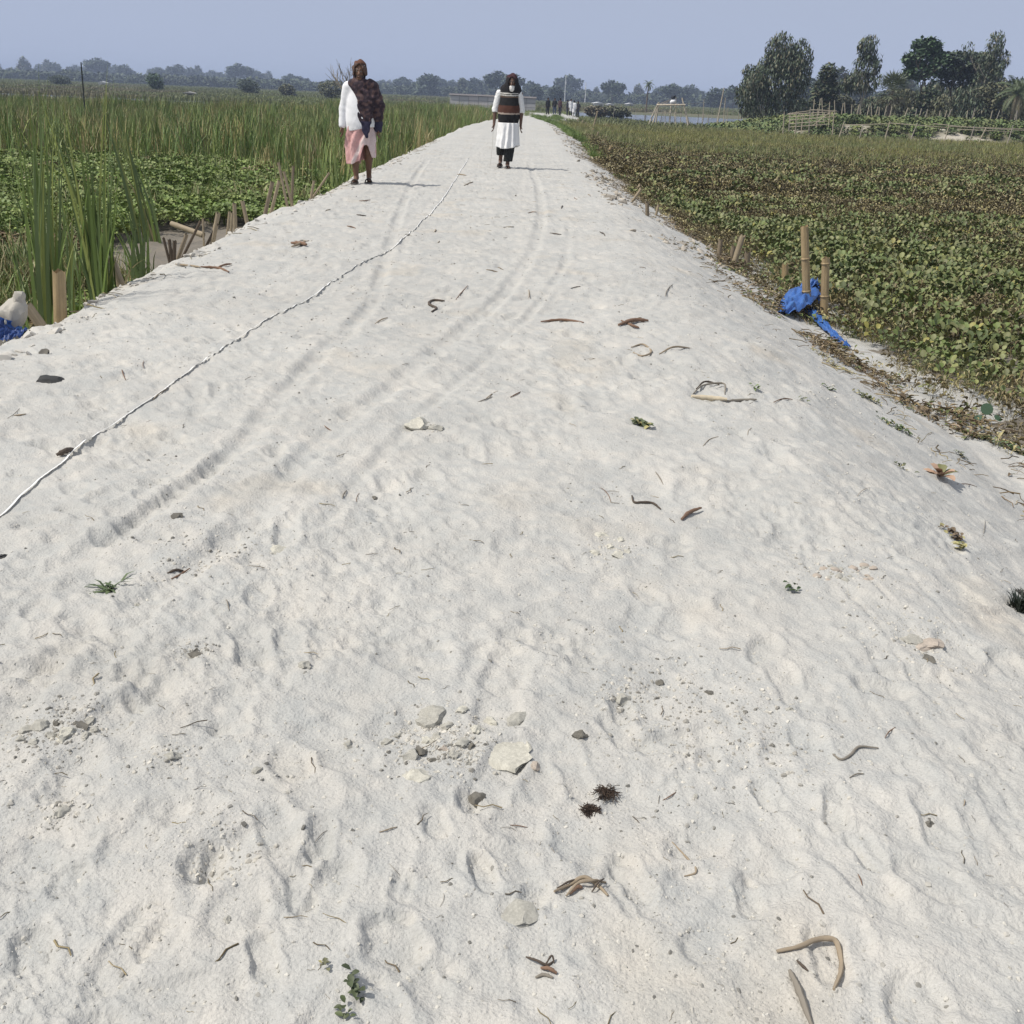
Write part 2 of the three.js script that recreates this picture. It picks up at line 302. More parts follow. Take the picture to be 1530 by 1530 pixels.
function lumpGeo(seed, flat = 1, detail = 2, amp = 0.35, facet = 0.5) {   // broken clod or stone, about 1 across, sitting on y = 0
  const R = rng(seed), g = mergeVertices(new THREE.IcosahedronGeometry(0.5, detail).deleteAttribute('uv').deleteAttribute('normal')), p = g.attributes.position;
  const cuts = []; for (let i = 0; i < 9; i++) { const n = V3(R() - 0.5, R() - 0.5, R() - 0.5).normalize(); cuts.push([n, 0.28 + R() * 0.17]); }
  for (let i = 0; i < p.count; i++) {
    const v = V3(p.getX(i), p.getY(i), p.getZ(i));
    for (const [n, d] of cuts) { const k = v.dot(n) - d; if (k > 0) v.addScaledVector(n, -k * facet * 1.8); }
    v.multiplyScalar(1 + amp * 0.5 * noise(v.x * 3 + seed, v.y * 3 + v.z * 4.1) + amp * 0.25 * noise(v.x * 8 + v.z * 7, v.y * 8 + seed));
    p.setXYZ(i, v.x, v.y * flat + 0.18 * flat, v.z);
  }
  const ni = toCreasedNormals(g, 0.6); ni.setAttribute('uv', new THREE.Float32BufferAttribute(new Float32Array(ni.attributes.position.count * 2), 2)); return ni;
}
// ---------------------------------------------------------------- marsh plants
const leafMat = std(0xffffff, 0.62), dryMat = std(0xffffff, 0.85), reedMat = std(0xffffff, 0.6);
function hyacinthGeo(seed, n, up, dead) {                  // rosette of cupped round leaves on short stalks
  const R = rng(seed), b = new GB();
  for (let k = 0; k < n; k++) {
    const a = k / n * 6.28 + R() * 0.9, tilt = mixv(0.35, 1.25, R()) * (1.2 - up), L = 0.10 + R() * 0.10, rad = 0.035 + R() * 0.025;
    const out = V3(Math.cos(a), 0, Math.sin(a)), side = V3(-Math.sin(a), 0, Math.cos(a));
    const base = out.clone().multiplyScalar(0.02 + R() * 0.05), top = base.clone().addScaledVector(out, Math.sin(tilt) * L).add(V3(0, Math.cos(tilt) * L, 0));
    b.ribbon([base, base.clone().lerp(top, 0.6).addScaledVector(out, -0.008), top], [0.014, 0.011, 0.006], side);
    const ft = tilt + 0.35 + R() * 0.7, fwd = out.clone().multiplyScalar(Math.sin(ft)).add(V3(0, Math.cos(ft), 0)), nor = side.clone().cross(fwd), tw = (R() - 0.5) * 1.1;
    const s2 = side.clone().multiplyScalar(Math.cos(tw)).addScaledVector(nor, Math.sin(tw));
    const ln = rad * 2.1 * (dead ? 1.25 : 1), wd = rad * (dead ? 0.55 : 1), cup = dead ? 0.5 * rad : 0.28 * rad;
    const rows = [];
    for (const [t, w] of [[0, 0.25], [0.28, 0.95], [0.62, 0.98], [0.9, 0.5], [1, 0.08]]) {
      const c = top.clone().addScaledVector(fwd, t * ln).addScaledVector(nor, (dead ? -0.6 : -0.25) * rad * t * t);
      rows.push([-1, 0, 1].map((q) => b.vert(c.clone().addScaledVector(s2, q * w * wd).addScaledVector(nor, q * q * cup * w * (dead ? 1 + R() : 1)), null)));
    }
    for (let r = 0; r < 4; r++) for (let q = 0; q < 2; q++) b.i.push(rows[r][q], rows[r][q + 1], rows[r + 1][q], rows[r][q + 1], rows[r + 1][q + 1], rows[r + 1][q]);
  }
  return b.build();
}
function reedGeo(seed, n, h, w, spread, lean) {
  const R = rng(seed), b = new GB();
  for (let k = 0; k < n; k++) {
    const a = R() * 6.28, r = R() * spread, x = Math.cos(a) * r, z = Math.sin(a) * r, H = h * (0.55 + 0.5 * R()), la = R() * 6.28, l = lean * (0.3 + R()), o = V3(Math.cos(la), 0, Math.sin(la)), s = V3(Math.cos(la + 1.2 + R()), 0, Math.sin(la + 1.2 + R()));
    const pts = [0, 0.4, 0.75, 1].map((t) => V3(x, H * t * (1 - 0.25 * l * t * t), z).addScaledVector(o, l * H * 0.55 * Math.pow(t, 2.2)));
    b.ribbon(pts, [w, w * 0.9, w * 0.6, w * 0.08], s);
  }
  return b.build();
}
const brownish = lin(0.205, 0.150, 0.095), deadGrey = lin(0.235, 0.20, 0.155);
function tint(R, base, v = 0.3, warm = 0) { const k = 1 + (R() - 0.5) * 2 * v; return lin(base[0] * k * (1 + warm * R()), base[1] * k, base[2] * k * (1 - 0.3 * R())); }
{ // right marsh: water hyacinth (thick mat), green hearts with browned patches
  const R = rng(21), sets = [0, 1, 2, 3].map(() => [[], []]);
  const geos = [hyacinthGeo(1, 7, 0.45), hyacinthGeo(2, 8, 0.6), hyacinthGeo(3, 6, 0.3, true), hyacinthGeo(4, 7, 0.5, true)];
  for (let i = 0; i < 520000; i++) {
    const z = -3.6 - Math.pow(R(), 0.75) * 50, d = -z, x = mixv(1.6, 0.62 * d + 3, R());
    const keep = clamp((0.62 * d + 1.4) / 34, 0.02, 1) * clamp(1.25 - d / 75, 0.4, 1); if (R() > keep * 0.9) continue;
    const g = groundY(x, z), toe = edgeR(z) + 1.02 + 0.28 * noise(z * 0.9, 3.3) + 0.15 * noise(z * 2.7, 7) + 0.95 * sstep(9.5, 4.5, d) + 0.28 * Math.exp(-(((z + 11.5) / 2.6) ** 2)) - 0.3 * sstep(14, 18, d) * sstep(40, 30, d);
    if (x < toe || Math.hypot((x - 2.7) / 0.42, (z + 8.9) / 0.7) < 1) continue;
    const inn = x - toe, bed = Math.max(g, -0.80), p = fbm(x * 0.55, z * 0.42, 3) + 0.45 * noise(x * 0.16 + 5, z * 0.11) - 0.7 * sstep(1.5, 0, inn) + 0.06 - 0.2 * sstep(24, 40, d);
    const green = R() < clamp(0.47 + 1.25 * p, 0.05, 0.92), thin = sstep(0, 0.7, inn);
    if (inn < 0.7 && R() > 0.35 + 0.5 * thin) continue;
    const k = green ? (R() < 0.5 ? 0 : 1) : (R() < 0.55 ? 2 : 3), s = (0.22 + R() * 0.36) * (d > 25 ? 1.4 : d < 9 ? 0.85 : 1);
    const sc = k > 1 && d < 22 ? 0.72 : 1;
    sets[k][0].push(mat4(x, bed - 0.02 + 0.13 * (0.5 + fbm(x * 0.9, z * 0.9, 2)) * thin, z, (R() - 0.5) * 0.5, R() * 6.28, (R() - 0.5) * 0.5, s * sc, s * 1.15 * (0.8 + 0.5 * R()) * (0.7 + 0.5 * thin) * (sc < 1 ? 0.85 : 1), s * sc));
    sets[k][1].push(green ? (R() < 0.025 ? tint(R, [0.24, 0.22, 0.07], 0.2) : tint(R, mixv(0, 1, R()) < 0.5 ? [0.10, 0.132, 0.043] : [0.17, 0.18, 0.078], 0.4)) : (R() < 0.3 ? tint(R, [0.34, 0.30, 0.20], 0.3) : R() < 0.45 ? tint(R, [0.11, 0.088, 0.052], 0.3) : tint(R, [0.225, 0.185, 0.11], 0.35)));
  }
  stuff('hyacinth_leaves', geos[0], leafMat, sets[0][0], sets[0][1], 'green water hyacinth carpeting the marsh beside the bank on the hyacinth side', 'water plants');
  stuff('hyacinth_leaves', geos[1], leafMat, sets[1][0], sets[1][1], 'upright green water hyacinth mixed through the marsh carpet', 'water plants');
  stuff('withered_hyacinth', geos[2], dryMat, sets[2][0], sets[2][1], 'withered brown water hyacinth lying through the marsh carpet', 'dead plants');
  stuff('withered_hyacinth', geos[3], dryMat, sets[3][0], sets[3][1], 'curled dead brown leaves standing through the marsh carpet', 'dead plants');
  console.log('hyacinth', sets.map((s) => s[0].length).join());
}
{ // left marsh near the bank: bushy green creeper, browner by the open mud
  const R = rng(22), sets = [0, 1, 2].map(() => [[], []]);
  const geos = [hyacinthGeo(11, 11, 0.55), hyacinthGeo(12, 9, 0.5), hyacinthGeo(13, 8, 0.35, true)];
  for (let i = 0; i < 80000; i++) {
    const z = -5.5 - Math.pow(R(), 0.8) * 30, d = -z, x = -mixv(3.2, 0.60 * d + 2.5, R());
    if (R() > clamp(d / 22, 0.3, 1)) continue;
    const inn = edgeL(z) - 0.85 + 0.2 * noise(z * 0.8, 1.7) - x; if (inn < 0) continue;
    const mudHole = Math.hypot((x + 4.35) / 0.95, (z + 13.4) / 2.3) + 0.3 * noise(x * 2, z * 2); if (mudHole < 1) continue;
    const bush = (0.26 + 0.26 * fbm(x * 0.8, z * 0.6, 3)) * sstep(10, 15, d) * sstep(0, 1.2, inn) * sstep(33, 26, d);
    const brown = sstep(0.1, 0.4, fbm(x * 0.45 + 9, z * 0.45, 2) + 0.55 * sstep(14, 8, d) * sstep(-4, -6, x) - 0.2 * sstep(12, 17, d));
    const k = R() < brown * 0.8 ? 2 : R() < 0.6 ? 0 : 1, s = (k < 2 ? 0.28 : 0.42) + R() * 0.26;
    sets[k][0].push(mat4(x, -0.84 + bush * (0.5 + 0.5 * R()) + 0.08, z, (R() - 0.5) * 0.8, R() * 6.28, (R() - 0.5) * 0.8, s));
    sets[k][1].push(k < 2 ? tint(R, R() < 0.5 ? [0.125, 0.185, 0.04] : [0.18, 0.225, 0.065], 0.35) : (R() < 0.35 ? tint(R, [0.28, 0.24, 0.16], 0.3) : tint(R, [0.16, 0.115, 0.07], 0.35)));
  }
  stuff('marsh_creeper', geos[0], leafMat, sets[0][0], sets[0][1], 'bright green leafy creeper covering the marsh beside the bank on the reed side', 'ground cover');
  stuff('marsh_creeper', geos[1], leafMat, sets[1][0], sets[1][1], 'broader green leaves mixed into the creeper by the bank on the reed side', 'ground cover');
  stuff('withered_creeper', geos[2], dryMat, sets[2][0], sets[2][1], 'withered brown leaves in the marsh beside the bank on the reed side', 'dead plants');
  console.log('creeper', sets.map((s) => s[0].length).join());
}
{ // reeds of the left marsh
  const R = rng(23), g = [reedGeo(31, 16, 1.35, 0.02, 0.28, 0.4), reedGeo(32, 14, 1.2, 0.024, 0.3, 0.75), reedGeo(33, 12, 0.8, 0.02, 0.35, 0.8)], m = [[], [], []], c = [[], [], []];
  for (let i = 0; i < 60000; i++) {
    const z = -19 - Math.pow(R(), 0.7) * 84, d = -z, x = -mixv(3.0, 0.62 * d + 4, R()); if (R() > clamp((0.62 * d + 1) / 60, 0.1, 1)) continue;
    const inn = edgeL(z) - 0.55 - x; if (inn < 0) continue;
    const front = 24.5 - 4.5 * sstep(3.2, 0.6, inn) + 1.6 * noise(x * 0.35, 2.2); if (d < front) continue;
    const back = mixv(110, 62, sstep(4, 18, inn)) + 6 * noise(x * 0.2, 5); if (d > back) continue;
    const dry = R() < 0.2 + 0.25 * sstep(0.1, 0.5, fbm(x * 0.25, z * 0.25, 2)), k = R() < 0.12 + 0.5 * sstep(front + 2.5, front, d) ? 2 : R() < 0.5 ? 0 : 1, s = (0.72 + R() * 0.45) * (0.95 + 0.4 * noise(x * 0.28, z * 0.22));
    m[k].push(mat4(x, -0.9, z, 0, R() * 6.28, 0, s * 1.15, s, s * 1.15));
    c[k].push(dry ? tint(R, [0.30, 0.25, 0.13], 0.3) : tint(R, R() < 0.5 ? [0.115, 0.18, 0.045] : [0.18, 0.22, 0.068], 0.35));
  }
  for (let i = 0; i < 6500; i++) { const z = -8 - R() * 18, x = -mixv(3.6, 0.6 * -z + 2, R()); if (noise(x * 0.7, z * 0.5) < 0.0 || edgeL(z) - 0.9 - x < 0 || Math.hypot((x + 4.35) / 1.2, (z + 13.4) / 2.6) < 1) continue; const s = 0.35 + R() * 0.45; m[2].push(mat4(x, -0.85, z, 0, R() * 6.28, 0, s, s * 1.1, s)); c[2].push(R() < 0.3 ? tint(R, [0.28, 0.24, 0.13], 0.3) : tint(R, [0.14, 0.18, 0.055], 0.3)); }
  ['tall upright green reeds standing in the reed marsh', 'leaning green reeds standing in the reed marsh', 'low bent reeds along the front of the reed bed'].forEach((l, k) => stuff('reeds', g[k], reedMat, m[k], c[k], l, 'reeds'));
  console.log('reeds', m.map((a) => a.length).join());
}
{ // right: yellow-green grass belt, far marsh tufts on both sides
  const R = rng(24), g = [reedGeo(41, 18, 0.62, 0.022, 0.45, 0.6), reedGeo(42, 26, 0.6, 0.07, 1.3, 0.5)], m = [[], []], c = [[], []];
  for (let i = 0; i < 26000; i++) {
    const z = -34 - R() * 48, d = -z, x = mixv(edgeR(z) + 1.2, 0.62 * d + 5, R());
    if (R() > sstep(34, 54, d + 9 * noise(x * 0.14, z * 0.12) + 3 * sstep(16, 3, x))) continue;
    const s = 0.55 + R() * 0.5; m[0].push(mat4(x, -0.84, z, 0, R() * 6.28, 0, s)); c[0].push(R() < 0.2 ? tint(R, [0.24, 0.20, 0.11], 0.25) : tint(R, fbm(x * 0.15, z * 0.15, 2) > 0 ? [0.21, 0.21, 0.07] : [0.165, 0.185, 0.07], 0.3));
  }
  for (let i = 0; i < 5200; i++) {
    const z = -30 - R() * 88, d = -z, far = sstep(60, 95, d), x = edgeR(z) + mixv(0.45, -0.2, far) + R() * R() * mixv(1.1, 2.6, far) + 0.3 * noise(z * 0.4, 6) ; if (noise(x * 0.9, z * 0.35) < -0.05 + 0.5 * sstep(46, 32, d) || d > 104) continue;
    const s = 0.28 + R() * 0.3; m[0].push(mat4(x, groundY(x, z) - 0.02, z, 0, R() * 6.28, 0, s)); c[0].push(tint(R, [0.13, 0.19, 0.05], 0.25));
  }
  for (let i = 0; i < 1600; i++) { const z = -88 - R() * 44, x = -4 + R() * 14; if (noise(x * 0.5, z * 0.2) < 0.0 || (x > -1.2 && x < 1 && z > -100) || (x > 0.5 && x < 6 && z > -118)) continue; const s = 0.3 + R() * 0.4; m[0].push(mat4(x, groundY(x, z) - 0.03, z, 0, R() * 6.28, 0, s)); c[0].push(tint(R, [0.15, 0.185, 0.065], 0.25)); }
  for (let i = 0; i < 34000; i++) {
    const z = -70 - Math.pow(R(), 1.6) * 420, d = -z, x = mixv(-0.62 * d - 8, 0.62 * d + 8, R());
    if (x > edgeL(z) - 1.5 && x < edgeR(z) + 1.2 && d < 132) continue;
    if (x < 0 && d < 100) continue;
    if (x > 0 && d < 84) continue;
    if (inWater(x, z)) continue;
    const n = fbm(x * 0.02, z * 0.012, 3), s = 0.7 + R() * 0.6 + d / 600;
    m[1].push(mat4(x, FLOOR - 0.05 + 0.2 * sstep(140, 260, Math.hypot(x, z)), z, 0, R() * 6.28, 0, s, s * 0.8, s)); c[1].push(tint(R, n > 0.12 ? [0.15, 0.175, 0.06] : n < -0.2 ? [0.16, 0.145, 0.085] : [0.14, 0.155, 0.065], 0.25));
  }
  stuff('field_grass', g[0], reedMat, m[0], c[0], 'yellow green grass belt behind the hyacinth marsh', 'grass');
  stuff('marsh_grass', g[1], reedMat, m[1], c[1], 'low grass tufts over the far marsh and fields', 'grass');
}
function inWater(x, z) { return (x > 0 ? sstep(-0.05, 0.05, 1 - Math.hypot((x - 42) / 44, (z + 165) / 62) + 0.25 * noise(x * 0.06, z * 0.05)) : sstep(-0.05, 0.05, 1 - Math.hypot((x + 52) / 34, (z + 128) / 13) + 0.3 * noise(x * 0.07, z * 0.06))) > 0.5; }
{
  const wm = new THREE.MeshPhysicalMaterial({ color: lin(0.05, 0.058, 0.055), roughness: 0.12, side: THREE.DoubleSide });
  for (const [x, z, rx, rz] of [[42, -165, 62, 84], [-52, -128, 44, 17]]) { const g = new THREE.CircleGeometry(1, 48); g.rotateX(-Math.PI / 2); g.scale(rx, 1, rz); g.translate(x, FLOOR + 0.02, z); structure('water', g, wm); }
}
// ---------------------------------------------------------------- trees
function limb(b, R, p, dir, len, r, depth, tips, spread, lift) {
  const pts = [p.clone()]; let d = dir.clone(), q = p.clone(); const n = 4;
  for (let k = 1; k <= n; k++) { d.add(V3((R() - 0.5) * 0.28, lift * 0.12, (R() - 0.5) * 0.28)).normalize(); q = q.clone().addScaledVector(d, len / n); pts.push(q); }
  b.tube(pts, (t) => r * (1 - 0.45 * t), depth > 1 ? 7 : 4, null, false);
  if (depth <= 0) { tips.push(q); return; }
  const kids = 2 + (R() < 0.6 ? 1 : 0);
  for (let k = 0; k < kids; k++) { const a = R() * 6.28, e = d.clone().add(V3(Math.cos(a) * spread, (R() - 0.3) * spread * 0.6, Math.sin(a) * spread)).normalize(); limb(b, R, k ? pts[2 + (R() * 3 | 0)] : q, e, len * (0.62 + R() * 0.2), r * 0.55, depth - 1, tips, spread, lift); }
}
function leafCloud(b, R, lobes, size, hang, cols) {
  for (const [cx, cy, cz, rx, ry, rz, n] of lobes) for (let k = 0; k < n * 2.1; k++) {
    let x, y, z, r; do { x = R() * 2 - 1; y = R() * 2 - 1; z = R() * 2 - 1; r = Math.hypot(x, y, z); } while (r > 1 || r < 0.25 || (r < 0.7 && R() < 0.35));
    if (noise(cx + x * 2.2 + cz, y * 2.2 + z * 2.4 + cy) < -0.38) continue;
    const s = size * (0.6 + R() * 0.8), a = R() * 6.28, e = hang ? -0.6 - R() * 0.9 : R() * 2 - 1;
    const v = V3(Math.cos(a) * Math.cos(e), Math.sin(e), Math.sin(a) * Math.cos(e)).multiplyScalar(s * (hang ? 1.5 : 1)), u = V3(-Math.sin(a), (R() - 0.5) * 0.9, Math.cos(a)).normalize().multiplyScalar(s * (hang ? 0.22 : 0.42));
    const c = cols[R() * cols.length | 0], w = 0.8 + R() * 0.4;
    b.quad(V3(cx + x * rx, cy + y * ry, cz + z * rz), u, v, lin(c[0] * w, c[1] * w, c[2] * w), s * 0.15);
  }
}
const crownMat = std(0xffffff, 0.62, { vertexColors: true }), barkPale = std(lin(0.36, 0.32, 0.26), 0.9), barkDark = std(lin(0.13, 0.10, 0.075), 0.95);
const GREENS = { gum: [[0.06, 0.085, 0.045], [0.09, 0.115, 0.06], [0.05, 0.07, 0.04], [0.13, 0.12, 0.07]], dark: [[0.04, 0.062, 0.03], [0.055, 0.08, 0.04], [0.035, 0.05, 0.03]], fresh: [[0.06, 0.11, 0.045], [0.085, 0.14, 0.06], [0.045, 0.08, 0.035]], dull: [[0.105, 0.11, 0.055], [0.135, 0.13, 0.065], [0.08, 0.09, 0.05]] };
function tree(name, label, group, base, trunkH, trunkR, lobes, size, hang, cols, seed, bark, trunks = 1, spread = 0.55) {
  const t = thing(name, label, 'tree', [base.x, base.y, base.z], 0, group), R = rng(seed), w = new GB(), c = new GB(), tips = [];
  for (let k = 0; k < trunks; k++) { const o = trunks > 1 ? V3((k / (trunks - 1) - 0.5) * 2.2 + (R() - 0.5) * 0.4, 0, (R() - 0.5) * 1.2) : V3(0, 0, 0); limb(w, R, o.clone().add(V3(0, -0.1, 0)), V3((R() - 0.5) * 0.16, 1, (R() - 0.5) * 0.1), trunkH * 0.72, trunkR, 3, tips, spread, 1); }
  const ext = tips.filter(() => R() < 0.35).map((p) => [p.x, p.y, p.z, size * 2.6, size * 2.2, size * 2.6, 26]);
  leafCloud(c, R, lobes.concat(ext), size, hang, cols);
  part('trunk', w.build(), bark, t); part('crown', c.build(), crownMat, t); return t;
}
const GR = 'trees behind the fenced plots';
{ // the grove on the right, about 100 m off
  const B = (px, z) => { const p = atDepth(px, 170, z); p.y = FLOOR; return p; };
  tree('gum_tree', 'dense gum tree cluster with several pale trunks at the open end of the grove', GR, B(1160, -98), 3.4, 0.11, [[0, 4.6, 0, 2.5, 2.6, 2.0, 2000], [-0.3, 6.5, 0, 1.4, 1.9, 1.2, 800], [1.4, 5.6, 0.3, 1.2, 2.3, 1.1, 750], [-2.3, 3.6, 0.2, 1.3, 1.7, 1.1, 560], [0.2, 2.2, 0, 3.0, 1.3, 1.6, 900]], 0.24, true, GREENS.gum, 101, barkPale, 5);
  tree('gum_tree', 'small thin gum tree leaning out beside the dense gum cluster', GR, B(1114, -100), 2.6, 0.05, [[0, 4.9, 0, 0.7, 0.9, 0.7, 150], [-0.2, 3.2, 0, 1.1, 1.1, 0.9, 240], [0.3, 2.0, 0, 1.0, 0.8, 0.9, 160]], 0.24, true, GREENS.gum, 102, barkPale);
  tree('cone_tree', 'narrow cone shaped tree between the gum cluster and the tall wispy tree', GR, B(1229, -104), 2.2, 0.1, [[0, 5.1, 0, 0.9, 1.0, 0.9, 420], [0, 3.6, 0, 1.35, 1.3, 1.2, 620], [0, 2.2, 0, 1.7, 1.0, 1.4, 520]], 0.26, false, GREENS.gum, 103, barkDark);
  tree('tall_gum_tree', 'tall wispy gum tree with an open crown, beside the fan palm', GR, B(1279, -100), 4.6, 0.13, [[0.1, 7.4, 0, 0.85, 1.1, 0.8, 330], [0.4, 6.0, 0, 1.3, 1.0, 1.1, 330], [-0.4, 4.6, 0, 1.2, 1.0, 1.0, 280], [-1.3, 4.4, 0.2, 0.7, 0.8, 0.7, 130], [0.8, 4.6, 0, 0.8, 0.9, 0.8, 160]], 0.26, true, GREENS.gum, 104, barkPale, 1, 0.7);
  tree('broadleaf_tree', 'broadleaf tree with rounded light green leaf clumps rising above the fan palm', GR, B(1366, -110), 4.6, 0.16, [[0.1, 8.2, 0, 1.5, 0.7, 1.2, 420], [-1.2, 6.9, 0, 0.9, 0.6, 0.9, 240], [1.4, 7.2, 0.2, 0.9, 0.6, 0.8, 240], [-0.3, 5.9, 0, 1.5, 0.7, 1.2, 300], [0.9, 6.2, 0.3, 0.8, 0.5, 0.8, 150], [0.2, 7.2, 0, 1.1, 0.8, 0.9, 260]], 0.36, false, GREENS.fresh, 105, barkDark, 1, 0.8);
  tree('spreading_tree', 'broad flat topped dark tree standing behind the plots', GR, B(1425, -112), 4.4, 0.24, [[0, 7.2, 0, 3.2, 0.8, 2.4, 1300], [-1.4, 6.2, 0.4, 1.9, 0.9, 1.6, 700], [2.1, 6.0, 0, 1.8, 1.1, 1.6, 700], [0.3, 5.2, 0.6, 2.6, 0.9, 1.8, 700]], 0.28, false, GREENS.dark, 106, barkDark, 1, 0.9);
  tree('tall_gum_tree', 'tall feathery gum tree rising behind the flat topped tree', GR, B(1468, -106), 5.0, 0.11, [[0, 8.5, 0, 0.8, 1.2, 0.8, 240], [0.6, 7.2, 0, 1.0, 1.0, 0.9, 240], [-0.7, 7.0, 0, 0.9, 1.0, 0.9, 220], [0, 5.4, 0, 1.5, 1.3, 1.2, 420]], 0.26, true, GREENS.gum, 107, barkPale, 1, 0.6);
  const mid = [[1198, -108, 3.0, 1.8], [1255, -106, 3.3, 1.8], [1300, -104, 3.4, 1.8], [1345, -112, 4.4, 1.9], [1384, -101, 4.2, 1.5], [1404, -100, 3.7, 1.6], [1440, -100, 4.6, 1.8], [1478, -101, 4.9, 1.9], [1512, -106, 5.6, 2.0], [1546, -104, 5.4, 2.2], [1585, -108, 5.0, 2.2], [1625, -104, 5.8, 2.2], [1310, -118, 3.6, 2.4], [1350, -120, 4.2, 2.6], [1390, -118, 5.2, 2.8], [1425, -119, 5.4, 2.8], [1460, -118, 5.6, 3.0], [1495, -117, 5.8, 3.0], [1530, -116, 5.6, 3.0], [1240, -116, 2.6, 2.2], [1275, -117, 2.8, 2.2], [1205, -116, 2.6, 2.0]];
  mid.forEach(([px, z, h, w], k) => tree('bushy_tree', h > 3.2 ? 'bushy drooping dull green tree filling the grove' : 'low bushy tree at the foot of the taller trees', 'bushy trees of the grove', B(px, z), h * 0.42, 0.09, [[0, h * 0.72, 0, w * 0.8, h * 0.32, w * 0.7, 620], [w * 0.4, h * 0.45, 0.3, w * 0.75, h * 0.28, w * 0.7, 460], [-w * 0.4, h * 0.42, 0.2, w * 0.8, h * 0.30, w * 0.7, 460], [0, h * 0.2, 0.3, w * 0.95, h * 0.2, w * 0.8, 380]], 0.27, k % 3 !== 1, k % 2 ? GREENS.dull : GREENS.gum, 120 + k, barkPale));
}
function palm(name, label, base, h, seed, fan, n, L) {
  const t = thing(name, label, 'palm tree', [base.x, base.y, base.z], 0, null), R = rng(seed), w = new GB();
  const top = V3(0.15, h, 0); w.tube([V3(0, -0.1, 0), V3(0.05, h * 0.5, 0), top], (q) => 0.17 - 0.05 * q, 9); part('trunk', w.build(), barkDark, t);
  const pm = std(fan ? lin(0.13, 0.15, 0.085) : lin(0.10, 0.13, 0.06), 0.6), dm = std(lin(0.23, 0.20, 0.13), 0.85);
  for (let k = 0; k < n; k++) {
    const a = k * 2.4 + R() * 0.4, el = mixv(1.35, -1.0, (k + 0.5) / n), b = new GB(), o = V3(Math.cos(a), 0, Math.sin(a)), s = V3(-Math.sin(a), 0, Math.cos(a));
    const dir = (q) => o.clone().multiplyScalar(Math.cos(q)).add(V3(0, Math.sin(q), 0));
    if (fan) {
      const tip = top.clone().addScaledVector(dir(el), L * 0.5); b.tube([top, tip], 0.02, 4); const f = dir(el), nn = s.clone().cross(f);
      for (let q = 0; q < 15; q++) { const an = (q / 14 - 0.5) * 3.6, d = f.clone().multiplyScalar(Math.cos(an)).addScaledVector(s, Math.sin(an)).addScaledVector(nn, 0.12 * (q % 2 ? 1 : -1)); b.quad(tip, d.clone().cross(nn).normalize().multiplyScalar(0.055), d.multiplyScalar(L * 0.55 * (0.85 + 0.2 * R()))); }
    } else {
      const pts = [], m = 9; let q = top.clone(), e = el + 0.3; for (let i = 0; i <= m; i++) { pts.push(q.clone()); q.addScaledVector(dir(e), L / m); e -= 0.17 + R() * 0.03; }
      b.tube(pts, (x) => 0.022 * (1 - 0.8 * x), 4);
      for (let i = 1; i <= m; i++) for (let z = 0; z < 3; z++) for (const sd of [-1, 1]) { const p = pts[i - 1].clone().lerp(pts[i], z / 3), f = pts[i].clone().sub(pts[i - 1]).normalize(), d = s.clone().multiplyScalar(sd).addScaledVector(f, 0.7).add(V3(0, -0.45, 0)).normalize(); b.quad(p, f.clone().multiplyScalar(0.035), d.multiplyScalar(L * 0.26 * Math.sin(0.4 + 2.5 * i / m * 0.95))); }
    }
    part('frond', b.build(), k > n * 0.8 ? dm : pm, t);
  }
  return t;
}
{
  const B = (px, z) => { const p = atDepth(px, 170, z); p.y = FLOOR; return p; };
  palm('fan_palm', 'grey green fan palm with a round head of pleated leaves', B(1326, -96), 3.9, 201, true, 34, 1.75);
  palm('coconut_palm', 'coconut palm with drooping fronds at the end of the grove', B(1512, -94), 4.0, 202, false, 20, 2.3);
  palm('coconut_palm', 'young palm with a few low fronds beside the gum cluster', B(1200, -100), 2.4, 203, false, 9, 1.3);
}
